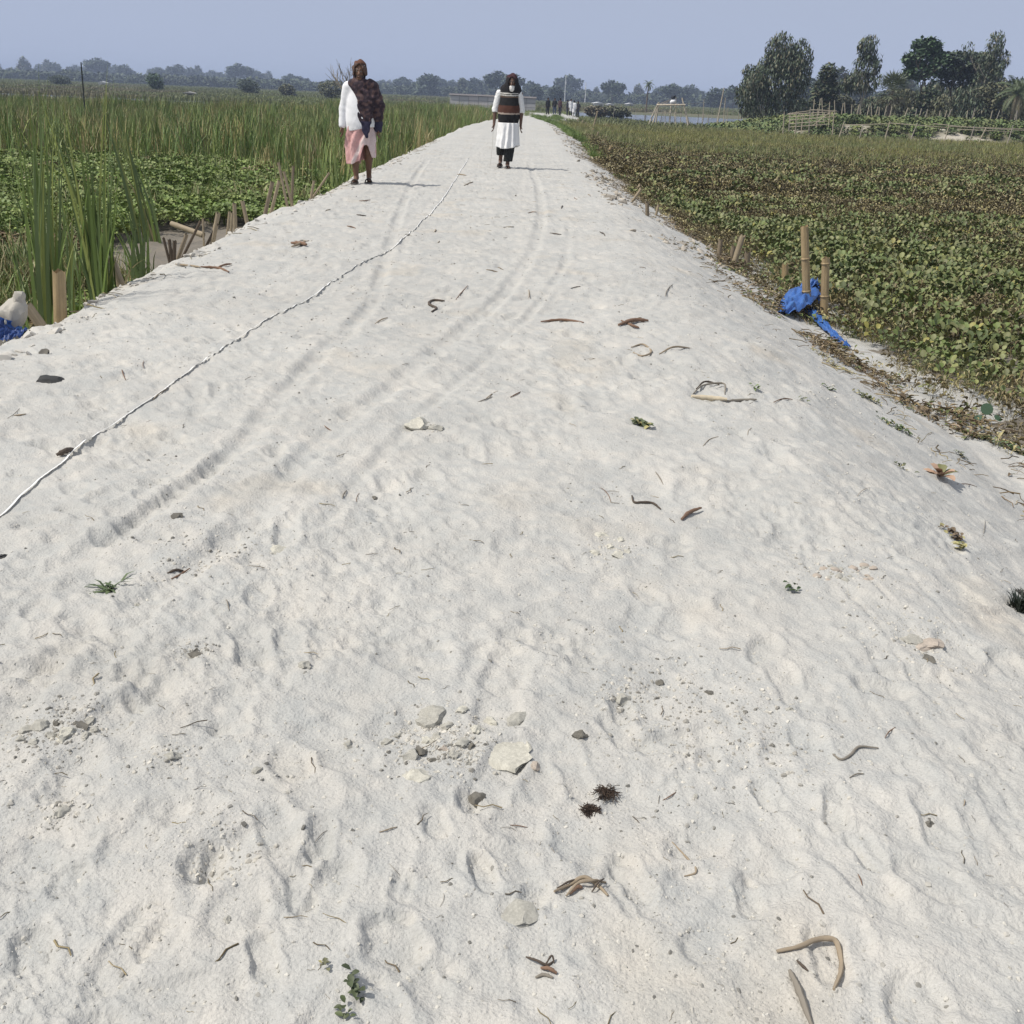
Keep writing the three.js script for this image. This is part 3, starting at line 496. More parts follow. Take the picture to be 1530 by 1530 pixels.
{ // far tree line: seven crowns, then copies
  const kinds = [
    ['flat_tree', 'hazy flat topped tree in the far tree line', [[0, 9, 0, 6, 1.8, 5, 330], [-3, 7.2, 0, 3, 1.6, 3, 150], [3, 7.4, 0, 3.2, 1.5, 3, 150]], 6.5, GREENS.dark],
    ['round_tree', 'hazy rounded tree in the far tree line', [[0, 7, 0, 4, 3.4, 4, 420], [1.5, 4.6, 0, 3, 2.4, 3, 180]], 4.2, GREENS.dark],
    ['tall_tree', 'hazy tall narrow tree in the far tree line', [[0, 9.5, 0, 2.2, 3.0, 2.2, 240], [0.5, 6, 0, 2.6, 2.6, 2.4, 220]], 5.2, GREENS.gum],
    ['bushy_far_tree', 'hazy low bushy tree in the far tree line', [[0, 4, 0, 4.5, 2.6, 3.5, 380], [-2, 2.4, 0, 3.5, 1.8, 3, 180]], 2.6, GREENS.gum],
    ['clumped_tree', 'hazy tree of separate rounded clumps in the far tree line', [[-2.6, 7.6, 0, 2.4, 1.9, 2.2, 190], [2.2, 8.6, 0, 2.6, 2.1, 2.4, 210], [0, 5.6, 0, 3.4, 1.8, 3, 230]], 4.6, GREENS.dark],
  ];
  const protos = kinds.map(([n, l, lobes, th, cols], k) => { const t = tree(n, l, 'far tree line', V3(0, 0, 0), th * 0.8, 0.35, lobes.map(([a, b, c, d, e, f, n]) => [a * 1.1, b * 0.95, c, d * 1.25, e * 1.25, f * 1.25, n]), 1.35, false, cols, 300 + k, barkDark); return t; });
  const R = rng(29), used = new Set();
  const put = (k, px, D, s) => { const p = atDepth(px, 150, -D), y = FLOOR + 0.15, o = used.has(k) ? copyOf(protos[k], [p.x, y, p.z], R() * 6.28, s) : protos[k]; if (!used.has(k)) { o.position.set(p.x, y, p.z); o.rotation.y = R() * 6.28; o.scale.setScalar(s); used.add(k); } };
  for (let px = -60; px < 1180; px += 6.5 + R() * 7) { const left = px < 420, D = (left ? 820 : px < 620 ? 680 : 560) + R() * 160; put(R() * 5 | 0, px, D * 1.1, (0.7 + R() * 0.6) * (left ? 1 : 0.82)); }
  for (const [k, px, D, s] of [[2, 42, 560, 0.95], [0, 150, 560, 1.15], [1, 190, 580, 0.95], [4, 265, 590, 1.1], [0, 360, 560, 1.15], [1, 640, 400, 1.05], [0, 745, 370, 1.15], [0, 765, 360, 1.0], [1, 800, 330, 0.62], [0, 848, 470, 1.35], [0, 915, 360, 0.95], [0, 1000, 360, 0.9], [1, 1068, 300, 0.75], [0, 1095, 310, 0.82], [4, 1015, 380, 0.95], [1, 830, 300, 0.6], [2, 690, 420, 0.8], [0, 1560, 400, 1], [1, 1600, 420, 1]]) put(k, px, D * 1.45, s * (px < 420 ? 1.2 : 0.95));
  for (let px = 1180; px < 1640; px += 24) put(R() * 5 | 0, px, 300 + R() * 100, 0.7 + R() * 0.3);
  const m = [], c = [], g = new GB(); leafCloud(g, rng(31), [[0, 1.2, 0, 3, 1.5, 2, 120]], 0.9, false, [[1, 1, 1]]);
  for (let i = 0; i < 2000; i++) { const D = 560 + R() * 420, px = -80 + R() * 1700, p = atDepth(px, 150, -D); m.push(mat4(p.x, FLOOR + 0.1, p.z, 0, R() * 6.28, 0, 1.0 + R() * 1.1)); c.push(tint(R, [0.06, 0.078, 0.048], 0.3)); }
  stuff('far_undergrowth', g.build(), std(0xffffff, 0.8), m, c, 'dim undergrowth along the foot of the far tree line', 'undergrowth');
}
console.log('vegetation done');
// ---------------------------------------------------------------- loose sand crumbs, straw bits
{
  const R = rng(51), geo = lumpGeo(9, 0.75, 0, 0.4), m = [], c = [];
  for (let i = 0; i < 150000; i++) {
    const z = -0.75 - Math.pow(R(), 2.0) * 15, d = -z, w = 0.66 * d + 0.5, x = clamp((R() * 2 - 1) * w, -3.0, 2.3); if (x === -3.0 || x === 2.3) continue;
    const patch = sstep(-0.1, 0.5, fbm(x * 1.6 + 20, z * 1.6, 3)); if (R() > 0.16 + 0.84 * patch) continue;
    const s = (0.003 + 0.012 * Math.pow(R(), 4.0)) * (d > 5 ? 1.6 : 1), k = R() < 0.22 ? 0.25 + 0.4 * R() : 0.72 + R() * 0.3;
    m.push(mat4(x, groundY(x, z) - s * 0.2, z, R() * 3, R() * 6.28, R() * 3, s * (0.8 + R() * 0.7), s * (0.6 + 0.5 * R()), s)); c.push(lin(0.56 * k, 0.535 * k, 0.48 * k));
  }
  for (const [px, py, rad, n, dk] of [[640, 1112, 0.16, 520, 0.35], [690, 1118, 0.08, 260, 0.45], [85, 1092, 0.13, 460, 0.6], [290, 976, 0.05, 120, 0.5], [915, 815, 0.09, 160, 0.1], [90, 1212, 0.06, 120, 0.4], [245, 1130, 0.08, 120, 0.3], [1080, 1080, 0.25, 420, 0.5], [1100, 1110, 0.3, 320, 0.5], [935, 1045, 0.08, 160, 0.5], [290, 830, 0.2, 260, 0.3], [640, 640, 0.1, 120, 0.2], [1010, 1020, 0.2, 200, 0.5], [1380, 955, 0.16, 300, 0.3], [330, 1290, 0.1, 140, 0.3], [1250, 855, 0.2, 240, 0.2]]) {
    const q = onGround(px, py); for (let k = 0; k < n; k++) { const a = R() * 6.28, r = rad * Math.sqrt(R()) * (0.4 + 0.9 * R()), x = q.x + Math.cos(a) * r, z = q.z + Math.sin(a) * r, s = 0.004 + 0.013 * Math.pow(R(), 3.5), kk = R() < dk ? 0.3 + 0.4 * R() : 0.8 + 0.3 * R(); m.push(mat4(x, groundY(x, z) - s * 0.15, z, R() * 3, R() * 6.28, R() * 3, s * (0.8 + R() * 0.7), s * (0.6 + 0.5 * R()), s)); c.push(lin(0.54 * kk, 0.51 * kk, 0.45 * kk)); }
  }
  stuff('sand_crumbs', geo, std(0xffffff, 0.95), m, c, 'loose crumbs of sand and silt scattered over the road', 'sand crumbs');
  const mc = [], cc = [];
  for (let i = 0; i < 2600; i++) { const z = -11 - R() * 50, x = edgeR(z) - 0.15 + R() * 1.3; if (noise(x * 1.1, z * 0.5) < -0.1) continue; const s = 0.03 + 0.09 * R() * R(); mc.push(mat4(x, groundY(x, z) - s * 0.15, z, R(), R() * 6.28, R(), s * 1.4, s * 0.8, s)); const k = R() < 0.5 ? 0.42 + 0.2 * R() : 0.7 + 0.3 * R(); cc.push(lin(0.48 * k, 0.43 * k, 0.36 * k)); }
  for (let i = 0; i < 1500; i++) { const z = -4.5 - Math.pow(R(), 1.3) * 28, x = edgeL(z) - 0.35 + R() * R() * 0.75; if (noise(x * 1.5, z * 0.8) < -0.05) continue; const s = 0.02 + 0.07 * R() * R(); mc.push(mat4(x, groundY(x, z) - s * 0.1, z, R(), R() * 6.28, R(), s * 1.3, s * 0.9, s)); const k = 0.72 + 0.32 * R(); cc.push(lin(0.53 * k, 0.50 * k, 0.45 * k)); }
  stuff('bank_clods', lumpGeo(19, 0.7, 1, 0.5), std(0xffffff, 0.95), mc, cc, 'broken soil clods strewn along both banks of the road', 'clods');
  const sb = new GB(); sb.tube([V3(-0.5, 0, 0), V3(-0.15, 0.04, 0.07), V3(0.2, 0.05, -0.02), V3(0.5, 0, 0.06)], (t) => 0.028 * (1 - 0.4 * t), 4);
  const ms = [], cs = [];
  for (let i = 0; i < 4600; i++) {
    const z = -0.8 - Math.pow(R(), 1.5) * 34, d = -z, w = 0.62 * d + 0.5, x = (R() * 2 - 1) * w; if (x < edgeL(z) || x > edgeR(z) + 0.9) continue;
    if (R() > 0.25 + 0.75 * sstep(-0.1, 0.4, fbm(x * 0.9 + 70, z * 0.9, 2))) continue;
    const s = 0.012 + 0.045 * Math.pow(R(), 2.5) + (d > 10 ? 0.03 : 0);
    ms.push(mat4(x, groundY(x, z) + 0.001, z, (R() - 0.5) * 0.3, R() * 6.28, (R() - 0.5) * 0.3, s, s * 0.9, s * (0.7 + R()))); cs.push(tint(R, R() < 0.5 ? [0.13, 0.10, 0.07] : [0.26, 0.21, 0.15], 0.3));
  }
  stuff('straw_bits', sb.build(), std(0xffffff, 0.9), ms, cs, 'tiny bits of straw and root scattered over the road', 'straw');
  // dead stems and leaves heaped along the toe of the right bank and the left edge
  const mt = [], ct = [];
  for (let i = 0; i < 7600; i++) {
    const z = -3.5 - Math.pow(R(), 1.3) * 34, off = 1.05 - 0.25 * sstep(13, 18, -z) + (R() + R() - 1) * 0.75 + 0.25 * noise(z * 0.9, 3.3), x = edgeR(z) + off + 0.75 * sstep(9, 4.5, -z); if (noise(x * 1.7, z * 1.3) < -0.15 + 0.3 * R()) continue;
    const s = 0.06 + 0.16 * R() * R(); mt.push(mat4(x, groundY(x, z) + 0.004 + 0.05 * R() * R(), z, (R() - 0.5) * 0.7, R() * 6.28, (R() - 0.5) * 0.7, s, s, s * (0.6 + R()))); ct.push(tint(R, R() < 0.45 ? [0.30, 0.25, 0.18] : [0.15, 0.11, 0.075], 0.3));
  }
  for (let i = 0; i < 900; i++) { const z = -6 - R() * 26, x = edgeL(z) + 0.25 - R() * 0.9, s = 0.05 + 0.14 * R() * R(); if (noise(x * 2, z * 0.8) < 0) continue; mt.push(mat4(x, groundY(x, z) + 0.004, z, (R() - 0.5) * 0.6, R() * 6.28, (R() - 0.5) * 0.6, s)); ct.push(tint(R, [0.22, 0.18, 0.13], 0.35)); }
  stuff('dead_stems', sb.build(), std(0xffffff, 0.9), mt, ct, 'dry broken plant stems littering the foot of the road banks', 'plant litter');
  const ml = [], cl = [], lg = hyacinthGeo(77, 3, 0.05, true);
  for (let i = 0; i < 4200; i++) { const z = -3.4 - Math.pow(R(), 1.2) * 26, x = edgeR(z) + 1.1 + (R() + R() - 1) * 0.5 + 0.3 * noise(z * 0.9, 3.3) + 0.8 * sstep(9, 4.5, -z); if (noise(x * 1.7, z * 1.3) < -0.05 + 0.3 * R()) continue; const s = 0.2 + R() * 0.36; ml.push(mat4(x, groundY(x, z) - 0.006, z, (R() - 0.5) * 0.5, R() * 6.28, (R() - 0.5) * 0.5, s, s * 0.6, s)); cl.push(R() < 0.2 ? tint(R, [0.12, 0.14, 0.06], 0.3) : tint(R, R() < 0.4 ? [0.26, 0.20, 0.14] : [0.13, 0.095, 0.06], 0.35)); }
  stuff('dead_leaves', lg, dryMat, ml, cl, 'crumpled dead leaves along the foot of the bank on the hyacinth side', 'plant litter');
}
// ---------------------------------------------------------------- clods, stones, twigs on the sand
const clay = noiseTexture(256, (i, j) => { const v = 0.86 + 0.12 * (tnoise(i / 16, j / 16, 16, 4) - 0.5) + 0.1 * (hash2(i, j) - 0.5) + 0.1 * (tnoise(i / 4, j / 4, 64, 9) - 0.5); return [clamp(v), clamp(v), clamp(v * 0.99)]; }, true);
const clodMats = { cream: std(lin(0.66, 0.63, 0.55), 0.95, { map: clay }), grey: std(lin(0.50, 0.48, 0.43), 0.95, { map: clay }), pink: std(lin(0.56, 0.48, 0.41), 0.95, { map: clay }), dark: std(lin(0.20, 0.185, 0.16), 0.95, { map: clay }), black: std(lin(0.035, 0.035, 0.035), 0.8) };
function clod(px, py, w, kind, flat, seed, label, group, name = 'clay_clod', stretch = 1, turn = seed * 1.7) {
  const p = onGround(px, py), s = w * pxm(p), g = lumpGeo(seed, flat, 3, 0.55, 0.8), u = g.attributes.uv, q = g.attributes.position;
  for (let i = 0; i < q.count; i++) u.setXY(i, q.getX(i) * 1.3 + seed * 0.37, q.getZ(i) * 1.3 + q.getY(i)); g.scale(s * stretch, s, s);
  return single(name, g, clodMats[kind], label, 'clod', [p.x, p.y - s * flat * 0.24, p.z], turn, group);
}
clod(763, 1122, 92, 'cream', 0.36, 3, 'large pale flat clay slab beside a heap of broken clods', null, 'clay_slab', 1.0, 0.15);
clod(780, 1364, 54, 'grey', 0.30, 4, 'flat cracked grey stone lying alone near a dry leaf bundle', null, 'flat_stone');
clod(647, 1074, 46, 'grey', 0.75, 5, 'upright grey clod at the top of the broken clod heap', null);
clod(776, 1072, 24, 'grey', 0.6, 6, 'long narrow clod shard standing above the pale clay slab', null, 'clay_shard', 2.0, 0.9);
clod(626, 1158, 44, 'cream', 0.5, 7, 'pale rounded clod below the broken clod heap', null);
clod(713, 1196, 30, 'dark', 0.8, 8, 'dark pitted clod below the pale clay slab', null);
clod(98, 1098, 34, 'cream', 0.6, 9, 'pale clod among a scatter of dark crumbs beside the wheel rut', null);
clod(626, 636, 46, 'cream', 0.6, 12, 'pale yellowish clay lump near the middle of the road', null);
clod(652, 641, 22, 'grey', 0.7, 13, 'small grey lump touching the pale yellowish clay lump', null);
clod(420, 822, 34, 'cream', 0.45, 14, 'small pale clod beside the end of a wheel rut', null);
clod(70, 569, 30, 'black', 0.5, 15, 'black charred lump lying between the white tape and the reeds', null, 'charred_lump', 1.4);
clod(67, 527, 14, 'dark', 0.9, 16, 'small dark lump near the road edge on the reed side', null, 'dark_lump');
clod(0 + 5, 831, 18, 'black', 0.5, 17, 'small black charred bit beside the wheel rut', null, 'charred_lump');
clod(1386, 962, 46, 'pink', 0.3, 18, 'pinkish clay lump pressed into the road shoulder on the hyacinth side', null);
clod(1360, 955, 30, 'grey', 0.35, 19, 'grey clay lump beside the pinkish one on the road shoulder on the hyacinth side', null);
for (const [x, y, w, q] of [[1288, 492, 44, 31], [1306, 506, 30, 32], [1262, 500, 24, 33], [1396, 552, 38, 34], [1412, 560, 24, 35], [1502, 604, 36, 36], [1345, 530, 24, 37]]) clod(x, y, w, 'grey', 0.6, q, 'pale sand lump at the foot of the bank past the blue netting', 'pale lumps past the netting', 'sand_lump');
{
  const R = rng(61), H1 = 'broken clods around the pale slab', L1 = 'small broken clod in the heap beside the pale clay slab';
  for (const [x, y, w, k] of [[580, 1110, 20, 'grey'], [596, 1100, 24, 'grey'], [612, 1132, 32, 'grey'], [628, 1124, 22, 'dark'], [640, 1106, 22, 'cream'], [655, 1100, 18, 'grey'], [668, 1085, 24, 'grey'], [690, 1112, 26, 'grey'], [704, 1116, 18, 'dark'], [680, 1128, 20, 'grey'], [662, 1118, 16, 'pink'], [712, 1090, 20, 'cream'], [735, 1080, 26, 'cream'], [800, 1145, 18, 'pink'], [520, 1112, 20, 'grey'], [690, 1062, 22, 'cream'], [700, 1140, 14, 'grey'], [645, 1135, 14, 'dark']]) clod(x, y, w, k, 0.65, 60 + (R() * 900 | 0), L1, H1, 'broken_clod');
  for (const [x, y, w] of [[40, 1092, 22], [62, 1086, 26], [75, 1100, 18], [120, 1085, 24], [134, 1078, 18], [52, 1110, 16], [128, 1100, 16], [85, 1082, 14], [30, 1105, 16], [140, 1092, 14]]) clod(x, y, w, R() < 0.4 ? 'dark' : 'grey', 0.7, 60 + (R() * 900 | 0), 'dark crumb in the scatter around the pale clod by the rut', 'dark crumbs by the rut', 'dark_crumb');
  for (const [x, y, w] of [[900, 800, 24], [922, 830, 26], [888, 826, 18], [937, 824, 16], [912, 818, 18], [928, 806, 14]]) clod(x, y, w, 'cream', 0.5, 60 + (R() * 900 | 0), 'pale yellowish chunk in a small broken clay patch', 'pale clay chunks', 'clay_chunk');
  for (const [x, y, w] of [[260, 1130, 24], [90, 1212, 24], [290, 976, 28], [264, 771, 18], [385, 1152, 18], [870, 1098, 26], [930, 1045, 22], [1385, 985, 20], [455, 995, 20], [560, 745, 12], [205, 905, 14], [1390, 1230, 16], [1040, 1190, 10], [1060, 1035, 14], [340, 1375, 14], [985, 1020, 14], [1180, 1060, 12]]) clod(x, y, w, R() < 0.5 ? 'dark' : 'grey', 0.7, 60 + (R() * 900 | 0), 'single small grey brown clod lying loose on the sand', 'loose clods on the road', 'loose_clod');
  for (let i = 0; i < 26; i++) { const p = onGround(1215 + R() * 90, 843 + R() * 24), s = 0.012 + 0.02 * R(); const g = lumpGeo(700 + i, 0.5, 1, 0.3); g.scale(s, s, s); single('gravel_bit', g, clodMats[R() < 0.6 ? 'pink' : 'grey'], 'pinkish gravel bit in the patch on the road shoulder on the hyacinth side', 'gravel', [p.x, p.y - s * 0.1, p.z], R() * 6, 'pinkish gravel patch'); }
}
const woodTone = { dry: std(lin(0.30, 0.24, 0.17), 0.9), dark: std(lin(0.085, 0.065, 0.05), 0.9), pale: std(lin(0.55, 0.47, 0.34), 0.85), red: std(lin(0.19, 0.115, 0.075), 0.85), grey: std(lin(0.22, 0.195, 0.16), 0.9) };
function twigGeo(pts, r, taper = 0.5, lift = 0) {           // pts in photo pixels; the twig lies on the sand below them
  const w = pts.map(([x, y, up = 0]) => { const p = onGround(x, y); p.y += r * 0.8 + lift + up; return p; }), o = w[0].clone();
  const cv = new THREE.CatmullRomCurve3(w.map((p) => p.clone().sub(o))).getPoints(Math.max(6, w.length * 4)), b = new GB();
  b.tube(cv, (t) => r * (1 - taper * Math.abs(t * 2 - 1) ** 2) * (1 + 0.18 * noise(t * 9 + r * 900, 1)), 7, null, true, 0.3); return [b.build(), o];
}
function twig(name, pts, wpx, tone, label, group, extra = []) {
  const p0 = onGround(pts[0][0], pts[0][1]), r = wpx * pxm(p0) / 2;
  if (!extra.length) { const [g, o] = twigGeo(pts, r); return single(name, g, woodTone[tone], label, name.includes('stalk') ? 'stalk' : 'twig', o.toArray(), 0, group); }
  const [g, o] = twigGeo(pts, r), t = thing(name, label, 'twig', o.toArray(), 0, group); part('stem', g, woodTone[tone], t);
  for (const [pp, w, tn] of extra) { const [g2, o2] = twigGeo(pp, w * pxm(p0) / 2), m = part('side_stem', g2, woodTone[tn ?? tone], t); m.position.copy(o2).sub(o); }
  return t;
}
twig('curved_stalk', [[1160, 1424], [1190, 1418], [1222, 1410, 0.006], [1246, 1413, 0.008], [1256, 1436], [1255, 1458], [1245, 1481]], 8, 'dry', 'dry stalk bent into a hook with a dark frayed end');
twig('pale_stalk', [[1179, 1453], [1190, 1474], [1200, 1500], [1213, 1538]], 10, 'grey', 'straight dry stalk pointing at the bent hook stalk');
twig('thin_stick', [[1190, 1436], [1207, 1452]], 4, 'dark', 'short thin dark stick between the two dry stalks');
twig('dry_stalk_bundle', [[828, 1334], [850, 1324], [872, 1318, 0.008], [896, 1327], [908, 1340]], 6, 'dry', 'small bundle of dry split stalks', null, [[[[846, 1340], [864, 1326, 0.008], [886, 1324, 0.01], [905, 1320]], 5], [[[850, 1338], [862, 1330, 0.004], [870, 1328]], 7, 'red'], [[[884, 1334], [892, 1328, 0.01], [902, 1320, 0.01]], 3, 'dark'], [[[832, 1328], [855, 1319, 0.004], [880, 1316]], 3, 'dark']]);
twig('dry_leaf_sprig', [[786, 1431], [800, 1440, 0.006], [818, 1443], [826, 1438]], 4, 'dark', 'small dark withered leaf sprig with spread pieces', null, [[[[815, 1442], [824, 1436, 0.01], [828, 1440]], 3], [[[808, 1448], [820, 1452, 0.004], [832, 1456]], 6, 'red'], [[[800, 1462], [812, 1458], [826, 1462]], 5, 'grey']]);
twig('bent_stick', [[1004, 1259], [1022, 1278], [1040, 1300], [1038, 1306], [1022, 1310]], 3, 'dry', 'thin stick bent at its end lying on bare sand');
twig('curved_root', [[1244, 1128], [1256, 1136], [1270, 1130], [1284, 1117], [1312, 1119]], 4, 'grey', 'short curved root lying beside a dark leaf bit');
twig('red_twig', [[1018, 778], [1030, 769, 0.004], [1047, 764, 0.008]], 6, 'red', 'short thick reddish brown twig with a dark end');
twig('dark_root', [[944, 742], [948, 752], [960, 752], [975, 753], [987, 762]], 4, 'dark', 'dark knotted root with one long tail');
twig('cream_stick', [[1033, 595], [1058, 599, 0.004], [1086, 600, 0.004]], 8, 'pale', 'thick cream peeled stick with thin looped branches', null, [[[[1084, 601], [1105, 600], [1130, 599]], 5, 'grey'], [[[1035, 590], [1050, 580, 0.01], [1080, 578, 0.01], [1083, 590]], 3, 'grey'], [[[1040, 583], [1055, 574, 0.01], [1075, 574]], 3, 'dark']]);
twig('brown_twig', [[808, 482], [840, 481, 0.004], [872, 483]], 4, 'red', 'straight thin brown twig lying across the road');
twig('dry_stem_tangle', [[924, 488], [945, 482, 0.01], [968, 481]], 6, 'red', 'small tangle of brown dry stems lying across the road', null, [[[[928, 480], [945, 488, 0.008], [955, 491]], 4], [[[940, 486], [952, 480, 0.01], [958, 476]], 3, 'dry']]);
twig('looped_vine', [[943, 520], [960, 517, 0.006], [973, 526], [960, 533], [946, 528]], 3, 'dry', 'thin dry vine curled into a loop');
twig('arched_vine', [[985, 530], [1005, 522, 0.01], [1030, 521]], 3, 'dry', 'thin dry vine lying beside the looped vine');
twig('curled_root', [[664, 451], [648, 450], [641, 456], [652, 462], [645, 467]], 4, 'dark', 'small dark root curled like a hook by the wheel rut');
twig('charred_twig', [[85, 683], [97, 680, 0.006], [109, 673]], 8, 'dark', 'short dark twig touching the white tape');
twig('dry_fork', [[300, 401], [325, 402], [342, 408]], 4, 'red', 'forked dry twig near the road edge on the reed side', null, [[[[322, 402], [336, 398, 0.006], [346, 396]], 3], [[[262, 396], [285, 398], [300, 401]], 3, 'dry']]);
twig('leaf_stalk', [[435, 365], [450, 366, 0.006], [458, 369]], 6, 'red', 'dry brown leaf stalk between the white tape and the reeds', null, [[[[436, 370], [450, 367, 0.008], [456, 363]], 4, 'dry']]);
twig('twig_pair', [[250, 858], [262, 854, 0.004], [275, 855]], 4, 'dark', 'two short brown twigs beside the tuft of cut grass', null, [[[[256, 866], [266, 863], [284, 850]], 3, 'red']]);
{
  const R = rng(71);
  const spots = [[735, 405], [748, 402], [640, 455], [690, 438], [760, 340], [830, 350], [820, 330], [860, 297], [880, 292], [770, 292], [785, 296], [795, 318], [540, 322], [525, 340], [590, 395], [610, 352], [650, 345], [655, 362], [560, 390], [770, 590], [725, 597], [735, 590], [880, 573], [905, 740], [915, 735], [1062, 660], [1200, 720], [1120, 645], [1170, 600], [985, 715], [1010, 1000], [1000, 1190], [985, 1195], [950, 1225], [870, 1255], [775, 1235], [760, 1240], [580, 1240], [650, 1340], [660, 1345], [590, 1300], [480, 1250], [1130, 1270], [1285, 1315], [1280, 1160], [1440, 1200], [1480, 1345], [1330, 1095], [1445, 725], [1470, 790], [1380, 745], [1290, 735], [215, 545], [185, 560], [260, 640], [240, 590], [30, 620], [20, 618], [300, 560], [455, 360], [490, 315], [545, 300], [585, 290], [700, 275], [690, 262], [840, 310], [870, 330], [900, 350], [960, 400], [1000, 435], [1020, 440], [860, 430], [790, 440], [570, 480], [505, 640], [490, 640], [535, 745], [515, 740], [420, 870], [340, 905]];
  spots.filter((q, i) => i % 4 !== 2).forEach(([x, y], i) => {
    const p = onGround(x, y), L = (6 + R() * 10) * (y < 420 ? 0.7 : 1.0), a = R() * 3.14, q = y < 420 ? 0.35 : 0.8, dx = Math.cos(a) * L, dy = Math.sin(a) * L * q;
    const bw = (R() - 0.5) * 0.5, g = twigGeo([0, 0.3, 0.65, 1].map((t) => [x + dx * (t * 2 - 1) - dy * bw * Math.sin(t * 3) / q, y + dy * (t * 2 - 1) + dx * bw * q * Math.sin(t * 3), t > 0.2 && t < 0.9 ? 0.002 : 0]), (0.35 + R() * 0.7) * pxm(p));
    single('dry_twig', g[0], woodTone[['dark', 'dry', 'grey', 'red'][R() * 4 | 0]], 'short curled dry twig lying loose on the sand', 'twig', g[1].toArray(), 0, 'loose dry twigs on the road');
  });
}
// dark fibrous root tufts
for (const [px, py, w, lab] of [[905, 1186, 34, 'dark brown fibrous root tuft lying on the sand'], [882, 1211, 26, 'smaller dark root tuft beside the larger one']]) {
  const p = onGround(px, py), R = rng(px), s = w * pxm(p) / 2, b = new GB();
  for (let k = 0; k < 110; k++) { const a = R() * 6.28, q = V3((R() - 0.5) * s * 0.9, s * 0.1 + R() * s * 0.25, (R() - 0.5) * s * 0.7), pts = [q]; let an = a; for (let j = 0; j < 4; j++) { an += (R() - 0.5) * 2.2; pts.push(pts[j].clone().add(V3(Math.cos(an) * s * 0.28, -s * 0.06 + (R() - 0.4) * s * 0.12, Math.sin(an) * s * 0.28))); pts[j + 1].y = Math.max(0.001, pts[j + 1].y); } b.tube(pts, 0.0007, 3, null, false); }
  single('root_tuft', b.build(), std(lin(0.085, 0.058, 0.042), 0.9), lab, 'roots', p.toArray());
}
// ---------------------------------------------------------------- small plants on the sand
function tuft(px, py, w, n, h, tone, label, group, flat = 0.5, wide = 0.05, name = 'grass_tuft') {
  const p = onGround(px, py), R = rng((px * 7 + py) | 0), s = w * pxm(p), b = new GB();
  for (let k = 0; k < n; k++) { const a = R() * 6.28, e = mixv(1.35, 0.15, flat * (0.3 + R())), l = s * (0.3 + 0.4 * R()), o = V3((R() - 0.5) * s * 0.35, 0, (R() - 0.5) * s * 0.3), d = V3(Math.cos(a) * Math.cos(e), Math.sin(e) * h, Math.sin(a) * Math.cos(e)), sd = V3(-Math.sin(a), 0, Math.cos(a)); const kk = 0.7 + 0.6 * R(), c = lin(tone[0] * kk, tone[1] * kk, tone[2] * kk); b.ribbon([o, o.clone().addScaledVector(d, l * 0.55), o.clone().addScaledVector(d, l).add(V3(0, -l * 0.22, 0))], [s * wide, s * wide * 0.9, s * 0.006], sd, c); }
  return single(name, b.build(), std(0xffffff, 0.6, { vertexColors: true }), label, 'plant', [p.x, p.y - 0.002, p.z], 0, group);
}
tuft(165, 880, 72, 34, 0.7, [0.085, 0.115, 0.05], 'tuft of freshly cut green grass lying beside the wheel rut', null, 0.85);
tuft(206, 908, 22, 6, 0.5, [0.10, 0.115, 0.06], 'few loose grass blades just below the tuft of cut grass', null, 0.9);
tuft(1524, 912, 60, 190, 1.0, [0.022, 0.032, 0.02], 'thick dark green grass tuft on the bank on the hyacinth side', null, 0.35, 0.035);
tuft(1526, 888, 26, 60, 0.8, [0.05, 0.045, 0.035], 'small dark withered tuft behind the thick green one', null, 0.5, 0.05);
function creeper(px, py, w, d, n, tone, label, leaf = 0.02, yellow = 0.1) {
  const c0 = onGround(px, py), s = w * pxm(c0), R = rng((px * 3 + py) | 0), b = new GB();
  for (let k = 0; k < n; k++) {
    const u = (R() + R() - 1) * s, v = (R() + R() - 1) * s * d, x = c0.x + u * 0.6 + v * 0.2, z = c0.z - u * -0.45 + v, y = groundY(x, z), a = R() * 6.28, e = R() * 0.9, L = leaf * (0.6 + R() * 0.8), kk = 0.65 + 0.7 * R(), t = R() < yellow ? [0.30, 0.27, 0.12] : tone;
    const o = V3(x - c0.x, y - c0.y + 0.003 + 0.015 * R(), z - c0.z), dv = V3(Math.cos(a) * Math.cos(e), Math.sin(e), Math.sin(a) * Math.cos(e)).multiplyScalar(L); b.ribbon([0, 0.25, 0.6, 0.85, 1].map((q) => o.clone().addScaledVector(dv, q).add(V3(0, -0.3 * L * q * q, 0))), [L * 0.1, L * 0.5, L * 0.55, L * 0.3, L * 0.02], V3(-Math.sin(a), (R() - 0.5) * 0.5, Math.cos(a)), lin(t[0] * kk, t[1] * kk, t[2] * kk), 0.4);
  }
  return single('creeping_plant', b.build(), std(0xffffff, 0.6, { vertexColors: true }), label, 'plant', c0.toArray());
}
creeper(1340, 640, 42, 0.4, 90, [0.09, 0.12, 0.05], 'sparse green creeper on the bank on the hyacinth side below the blue netting', 0.022);
creeper(1296, 596, 34, 0.4, 100, [0.11, 0.125, 0.055], 'low green and brown creeper patch nearest below the blue netting', 0.02, 0.4);
creeper(1250, 548, 40, 0.7, 130, [0.16, 0.14, 0.075], 'browned creeper patch beside the end of the blue netting', 0.02, 0.5);
creeper(1228, 530, 26, 0.6, 70, [0.12, 0.10, 0.06], 'dry creeper patch behind the browned one by the netting', 0.02, 0.5);
creeper(1462, 655, 46, 0.4, 150, [0.12, 0.14, 0.045], 'yellow green creeper patch at the foot of the bank on the hyacinth side', 0.028, 0.35);
